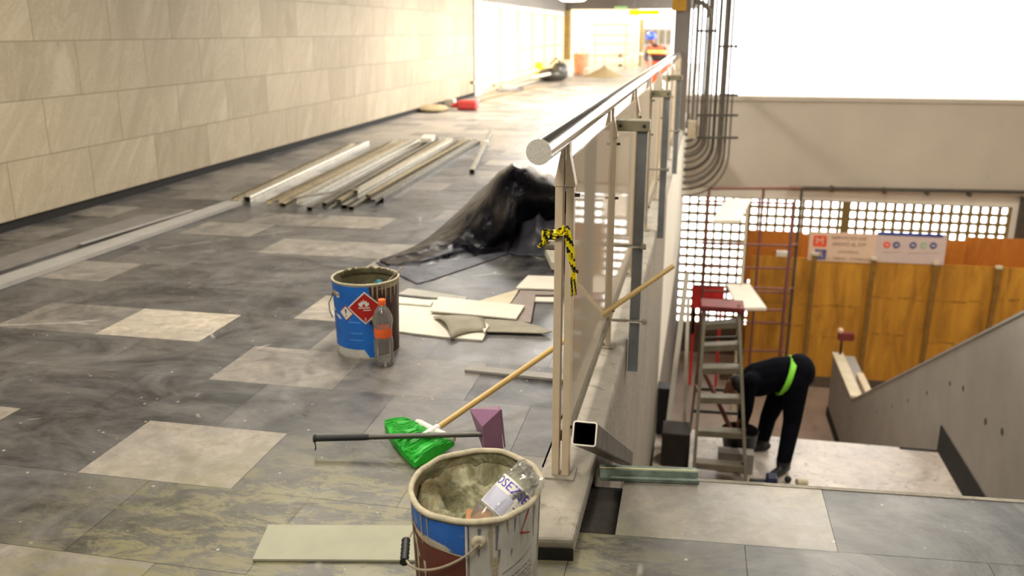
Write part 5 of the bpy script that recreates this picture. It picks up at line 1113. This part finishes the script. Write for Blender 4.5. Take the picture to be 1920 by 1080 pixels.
# frame scaffold far behind
o = thing('frame_scaffold', (Y(1145, 120, 38).x, 38, 0), 'pale frame scaffold far down the corridor', 'scaffold')
for x in (1117, 1175): a = Y(x, 46, 38); m = MB(); m.tube([a, (a.x, 38, 0)], .03, 8); m.build('post', 'salmon_pale', o)
for y in (46, 66, 82, 104): a, b = Y(1110, y, 38), Y(1180, y, 38); m = MB(); m.tube([a, b], .03, 8); m.build('rung', 'salmon_pale' if y != 82 else 'wood_pale', o)
a, b = Y(1076, 57, 37.6), Y(1086, 120, 37.6); c, d = Y(1088, 58, 37.6), Y(1097, 118, 37.6); o = thing('trestle', (b.x, 37.6, 0), 'thin pale trestle standing by the far post', 'trestle')
for p, q, n in ((a, b, 'upright'), (c, d, 'upright'), (a, c, 'crossbar')):
    q = V(q); m = MB(); m.tube([p, V((q.x, q.y, 0)) if n == 'upright' else q], .025, 8); m.build(n, 'salmon_pale', o)
a, b = Y(1095, 130, 33), Y(1205, 100, 40); m = MB(); m.tube([a, b], .04, 8); m.tube([a, (a.x, a.y, 0)], .03, 8); m.tube([b, (b.x, b.y, 0)], .03, 8); tag(m.build('guard_rail', 'wood_pale'), 'low pale guard rail behind the sand heap', 'rail')
for x, y, lb in ((1163, 104, 'upper small dark box hung on the far white partition'), (1163, 124, 'lower small dark box on the far white partition')):
    p = Y(x, y, 40.88); m = MB(); m.bb((p.x - .09, 40.82, p.z - .09), (p.x + .09, 40.9, p.z + .09)); tag(m.build('wall_box', 'pole_grey'), lb, 'box', 'boxes on the far partition')
m = MB(); p = Y(1198, 30, 40.9); m.bb((Y(1072, 30, 40.9).x, 40.9, 0), (p.x, 41.0, 3)); struct(m, 'wall_far_partition', 'sheet')
m = MB(); p, q = Y(1199, 35, 40.85), Y(1206, 100, 40.85); m.bb((p.x, 40.7, 0), (q.x, 40.9, p.z)); struct(m, 'trim_10', 'ochre_pale')
# hanging signs
def hsign(x0, y0, x1, y1, yy, mt, lb):
    a, b = Y(x0, y0, yy), Y(x1, y1, yy); o = thing('hanging_sign', ((a.x + b.x) / 2, yy, b.z), lb, 'sign', 'signs hanging in the corridor'); m = MB(); m.bb((a.x, yy, b.z), (b.x, yy + .12, a.z)); m.build('light_box', mt, o)
    for x in (a.x + .15, b.x - .15): m = MB(); m.tube([(x, yy + .06, a.z), (x, yy + .06, 2.99)], .015, 6); m.build('hanger', 'pipe', o)
hsign(1180, 18.5, 1237, 28, 33, 'sign_yellow', 'bright yellow hanging sign over the far corridor'); hsign(1215, 33, 1254, 38, 37.9, 'sign_lime', 'smaller lime-yellow hanging sign behind the bright yellow one')
hsign(1152, 12, 1176, 18, 36.3, 'sign_green', 'pale green exit sign on the far ceiling beam')
p = Y(1070, 0, 30); o = thing('ceiling_light', (p.x, 30.5, p.z), 'round glowing lamp on the far ceiling', 'lamp'); m = MB(); m.lathe([(.0, -.06), (.35, -.04), (.5, .05), (.5, .1)], 24, (p.x, 30.5, p.z + .02)); m.build('diffuser', 'lamp', o); m = MB(); m.tube([(p.x, 30.5, p.z + .1), (p.x, 30.5, 3.0)], .3, 16); m.build('housing', 'column', o)
# far grey machinery right of the corridor
a, b = Y(1207, 52, 39), Y(1258, 92, 39); o = thing('grey_cabinet', (a.x, 39, 0), 'grey louvred cabinet at the end of the corridor behind the orange-vested worker', 'cabinet'); m = MB(); m.bb((a.x, 39, 0), (b.x, 39.5, a.z)); m.build('body', 'concrete_beam', o)
for i in range(4): m = MB(); m.bb((a.x + .08 + i * .3, 38.98, 1.0), (a.x + .28 + i * .3, 39.0, a.z - .1)); m.build('louvre', 'alu', o)
# ------------------------------------------------------------------ PEOPLE
def figure(name, caps, ells, mat_fn, mats, parent, vox=.012, smooth_it=5):
    """One continuous skin: tapered limbs and ellipsoid masses fused by a voxel remesh."""
    m = MB()
    for pts, rs in caps:
        pts = [V(p) for p in pts]; fine, fr = [], []
        for i in range(len(pts) - 1):
            for j in range(4): t = j / 4; fine.append(pts[i].lerp(pts[i + 1], t)); fr.append(rs[i] + (rs[i + 1] - rs[i]) * t)
        fine.append(pts[-1]); fr.append(rs[-1]); m.tube(fine, fr, 12)
        for p, r in zip(pts, rs): m.ball(p, r * .99, 12)
    for e in ells:
        c, r = e[0], e[1]; R_ = e[2] if len(e) > 2 else None; m.ball(c, r, 16, R_)
    me = bpy.data.meshes.new(name); me.from_pydata([tuple(v) for v in m.v], [], m.f)
    o = bpy.data.objects.new(name, me); C.objects.link(o)
    r = o.modifiers.new('fuse', 'REMESH'); r.mode = 'VOXEL'; r.voxel_size = vox; r.use_smooth_shade = True
    s_ = o.modifiers.new('soften', 'SMOOTH'); s_.factor = .5; s_.iterations = smooth_it
    dg = bpy.context.evaluated_depsgraph_get(); dg.update()
    nm = bpy.data.meshes.new_from_object(o.evaluated_get(dg)); bpy.data.objects.remove(o)
    off = wloc(parent)
    for mm in mats: nm.materials.append(M[mm])
    for p in nm.polygons: p.material_index = mat_fn(p.center); p.use_smooth = True
    nm.transform(Matrix.Translation(-off)); nm.name = name
    ob = bpy.data.objects.new(name, nm); C.objects.link(ob); ob.parent = parent; return ob
def hand(wrist, dirv, palm_n, side, caps, k=1.0, curl=.5):
    """Palm, four unequal fingers with knuckle bends and a thumb from the side of the palm."""
    d = V(dirv).normalized(); n = V(palm_n); n = (n - d * n.dot(d)).normalized(); s_ = d.cross(n) * side
    caps.append(([wrist, wrist + d * .045 * k, wrist + d * .085 * k], [.024 * k, .030 * k, .028 * k])); caps.append(([wrist + d * .03 * k + s_ * .02 * k, wrist + d * .085 * k + s_ * .026 * k], [.018 * k, .015 * k])); caps.append(([wrist + d * .03 * k - s_ * .02 * k, wrist + d * .085 * k - s_ * .026 * k], [.018 * k, .015 * k]))
    for i, (o_, L) in enumerate(((.032, .072), (.011, .082), (-.011, .077), (-.031, .06))):
        b = wrist + d * .088 * k + s_ * o_ * k; c1 = b + (d * .9 + n * curl * .5).normalized() * L * .45 * k; c2 = c1 + (d * .5 + n * curl * 1.3).normalized() * L * .33 * k; c3 = c2 + (d * .1 + n * curl * 1.6).normalized() * L * .25 * k
        caps.append(([b, c1, c2, c3], [.0095 * k, .009 * k, .0085 * k, .0075 * k]))
    b = wrist + d * .028 * k + s_ * .03 * k; c1 = b + (d * .55 + s_ * .75 + n * .3).normalized() * .042 * k; c2 = c1 + (d * .8 + s_ * .2 + n * .5).normalized() * .034 * k
    caps.append(([b, c1, c2], [.012 * k, .0105 * k, .0085 * k]))
# ---- worker bending over the bucket (seen side-on, facing left)
wy = 8.02
def W(x, y, d=0): return Y(x, y, wy + d)
wk = thing('person', (W(1448, 860).x, wy, ZL), 'person in dark clothes with a green strap, bent over a bucket on the landing', 'person')
hipL, hipR = W(1468, 722, .11), W(1493, 714, -.10)
knL, knR = W(1440, 784, .12), W(1485, 792, -.14)
anL, anR = V((W(1428, 845, .14).x, wy + .14, ZL + .10)), V((W(1472, 868, -.42).x, wy - .30, ZL + .10))
caps = [([hipL, knL, anL], [.115, .08, .066]), ([hipR, knR, anR], [.122, .084, .068])]
toe = V((-.17, -.06, 0))
caps += [([anL + V((.04, .01, -.05)), anL + toe + V((0, 0, -.06))], [.048, .04]), ([anR + V((.03, .04, -.05)), anR + V((-.10, -.14, 0)) + V((0, 0, -.06))], [.048, .04])]
pel = W(1490, 700); wst = W(1462, 700); chs = W(1420, 712); nck = W(1396, 722); 
sh1, sh2 = W(1408, 714, -.17), W(1408, 708, .17)
caps += [([pel, wst, chs, nck], [.165, .16, .165, .07]), ([sh2, chs, sh1], [.075, .13, .075])]
el1, wr1 = W(1402, 768, -.17), W(1392, 806, -.12)
el2, wr2 = W(1396, 765, .16), W(1386, 800, .05)
caps += [([sh1, el1, wr1], [.064, .05, .036]), ([sh2, el2, wr2], [.062, .05, .036])]
hd = W(1380, 728, -.0); caps += [([nck, hd + V((.04, 0, .02))], [.068, .065])]
Rh = Matrix.Rotation(math.radians(-35), 3, 'Y')
ells = [(W(1498, 696), (.15, .19, .165)), (hd, (.095, .08, .115), Rh), (hd + V((-.065, 0, -.045)), (.05, .05, .06), Rh),
        (hd + V((-.105, 0, -.045)), (.02, .014, .022)), (hd + V((-.01, -.082, -.02)), (.02, .012, .03)), (hd + V((-.01, .082, -.02)), (.02, .012, .03)),
        (hd + V((-.10, 0, -.085)), (.016, .026, .008)), (hd + V((-.085, -.03, -.01)), (.014, .012, .01)), (hd + V((-.085, .03, -.01)), (.014, .012, .01))]
hand(wr1, (-.15, .1, -1), (-.6, .6, 0), 1, caps); hand(wr2, (-.1, -.2, -1), (-.6, -.5, 0), -1, caps)
zc = ZL
def wm(c):
    if (c - wr1).length < .30 and c.z < wr1.z + .03 and c.z > ZL + .25 and c.x < wr1.x + .08: return 1
    if (c - wr2).length < .24 and c.z < wr2.z + .02 and c.z > ZL + .25 and c.x < wr2.x + .08: return 1
    if (c - hd).length < .2 and c.x < hd.x + .05 and c.z < hd.z + .09: return 1
    if c.z < ZL + .13: return 2
    return 0
bd = figure('body', caps, ells, wm, ['darkcloth', 'skin', 'dark'], wk, .0115)
m = MB(); m.ball(hd + V((.028, 0, .035)), (.098, .092, .105), 18, Rh); m.build('hair', 'hair', wk, smooth=True)
# green strap round the waist
sc_ = W(1474, 704); m = MB(); rows = [[], []]
for j in range(25):
    a = 2 * PI * j / 24; cx = sc_ + V((.055 * math.cos(a), .196 * math.sin(a), .176 * math.cos(a)))
    for k, r in enumerate(rows): r.append(cx + V((-.028 + .056 * k, 0, .012 * k)))
m.grid(rows); m.build('green_strap', 'neon', wk, smooth=True, thick=.012)
# ---- worker with blue helmet and orange vest at the far end of the balustrade
fy = 22.0; k = 1.0
def F_(x, y, d=0): return Y(x, y, fy + d)
fw = thing('person', (F_(1224, 100).x, fy, 0), 'person in a blue helmet and orange vest leaning by the far end of the balustrade', 'person')
hx = F_(1224, 100).x
head = F_(1221, 72, -.12); neck = F_(1226, 84, -.05); chest = F_(1230, 97); hips = V((F_(1236, 126).x, fy + .12, .86))
sL, sR = F_(1216, 92, -.02), F_(1244, 93, .02)
eL, eR = F_(1211, 108, -.12), F_(1247, 112, .02); wL, wR = F_(1216, 122, -.26), F_(1254, 126, -.12)
caps = [([neck, chest, hips], [.07, .16, .15]), ([sL, chest, sR], [.075, .13, .075]), ([sL, eL, wL], [.062, .05, .036]), ([sR, eR, wR], [.062, .05, .036]), ([neck, head], [.06, .06])]
for s_ in (-1, 1):
    h_ = hips + V((.09 * s_, 0, -.05)); kn = V((hips.x + .11 * s_, fy + .02, .48)); an = V((hips.x + .13 * s_, fy + .06, .09)); caps += [([h_, kn, an], [.098, .065, .048]), ([an + V((0, .03, -.045)), an + V((.02 * s_, -.17, -.05))], [.045, .038])]
hand(wL, (.1, -.3, -1), (.5, -.4, 0), 1, caps); hand(wR, (-.1, -.4, -1), (-.6, -.4, 0), -1, caps)
ells = [(head, (.08, .095, .115)), (head + V((0, -.1, -.01)), (.014, .02, .022)), (head + V((-.082, 0, 0)), (.012, .02, .03)), (head + V((.082, 0, 0)), (.012, .02, .03)), (head + V((0, -.085, -.055)), (.026, .014, .008)), (head + V((-.03, -.088, .02)), (.013, .01, .008)), (head + V((.03, -.088, .02)), (.013, .01, .008)), (hips, (.17, .14, .15))]
def fm(c):
    if (c - head).length < .15: return 1
    if (c - wL).length < .24 and c.z < wL.z + .01 and c.y < wL.y + .06: return 1
    if (c - wR).length < .24 and c.z < wR.z + .01 and c.y < wR.y + .06: return 1
    if c.z < hips.z - .02 and c.z > .12: return 3
    if c.z <= .12: return 2
    return 0
figure('body', caps, ells, fm, ['brown_cloth', 'skin', 'dark', 'vest'], fw, .013)
m = MB(); m.lathe([(.125, -.005), (.122, .01), (.112, .06), (.08, .105), (.03, .125), (0, .128)], 24, head + V((0, -.01, .025)), Matrix.Rotation(.35, 3, 'X')); hm = m.build('helmet', 'blue_hat', fw, smooth=True)
m = MB(); m.prism([head + V((.09 * math.cos(a), -.09 + .085 * math.sin(a), .03)) for a in [PI + PI * i / 10 for i in range(11)]], (0, .0, .012)); m.build('peak', 'blue_hat', hm)
def vest_ring(z0, z1, c0, c1, rx0, ry0, rx1, ry1, mat, name):
    m = MB(); m.grid([[(c0 if i == 0 else c1) * (1 - 0) + V(((rx0 if i == 0 else rx1) * math.cos(2 * PI * j / 24), (ry0 if i == 0 else ry1) * math.sin(2 * PI * j / 24), 0)) for j in range(25)] for i in range(2)]); return m.build(name, mat, fw, smooth=True, thick=.01)
c0 = chest.lerp(neck, .55); c1 = chest.lerp(hips, .3); v_ = vest_ring(0, 0, c0, c1, .2, .15, .215, .185, 'vest', 'vest')
c2 = chest.lerp(hips, .02); vest_ring(0, 0, c2 + V((0, 0, .03)), c2 + V((0, 0, -.03)), .225, .19, .225, .19, 'vest_y', 'reflective_band')
for s_ in (-1, 1): m = MB(); m.tube([c0 + V((.09 * s_, -.13, -.05)), sL.lerp(sR, .5 + .28 * s_) + V((0, -.03, .085)), c0 + V((.09 * s_, .13, -.05))], .035, 8); m.build('shoulder_strap', 'vest', fw, smooth=True)
# ------------------------------------------------------------------ LIGHT
wd = bpy.data.worlds.new('world'); S.world = wd; wd.use_nodes = True
wd.node_tree.nodes['Background'].inputs[0].default_value = (1, .975, .93, 1)
wd.node_tree.nodes['Background'].inputs[1].default_value = WORLD
def lamp(x, y, z, sx, sy, e, col=(1, .92, .78)):  # unseen area light without a fixture, added overhead to brighten its region
    l = bpy.data.lights.new('fill_light', 'AREA'); l.shape = 'RECTANGLE'; l.size = sx; l.size_y = sy; l.energy = e; l.color = col
    o = bpy.data.objects.new('fill_light', l); C.objects.link(o); o.location = (x, y, z)
for x, y, e in FILL_LIGHTS: lamp(x, y, 2.95, .35, 1.5, e, (1, .94, .87) if (y > 9 and x < 0) else (1, .92, .78))
S.view_settings.exposure = EXPO
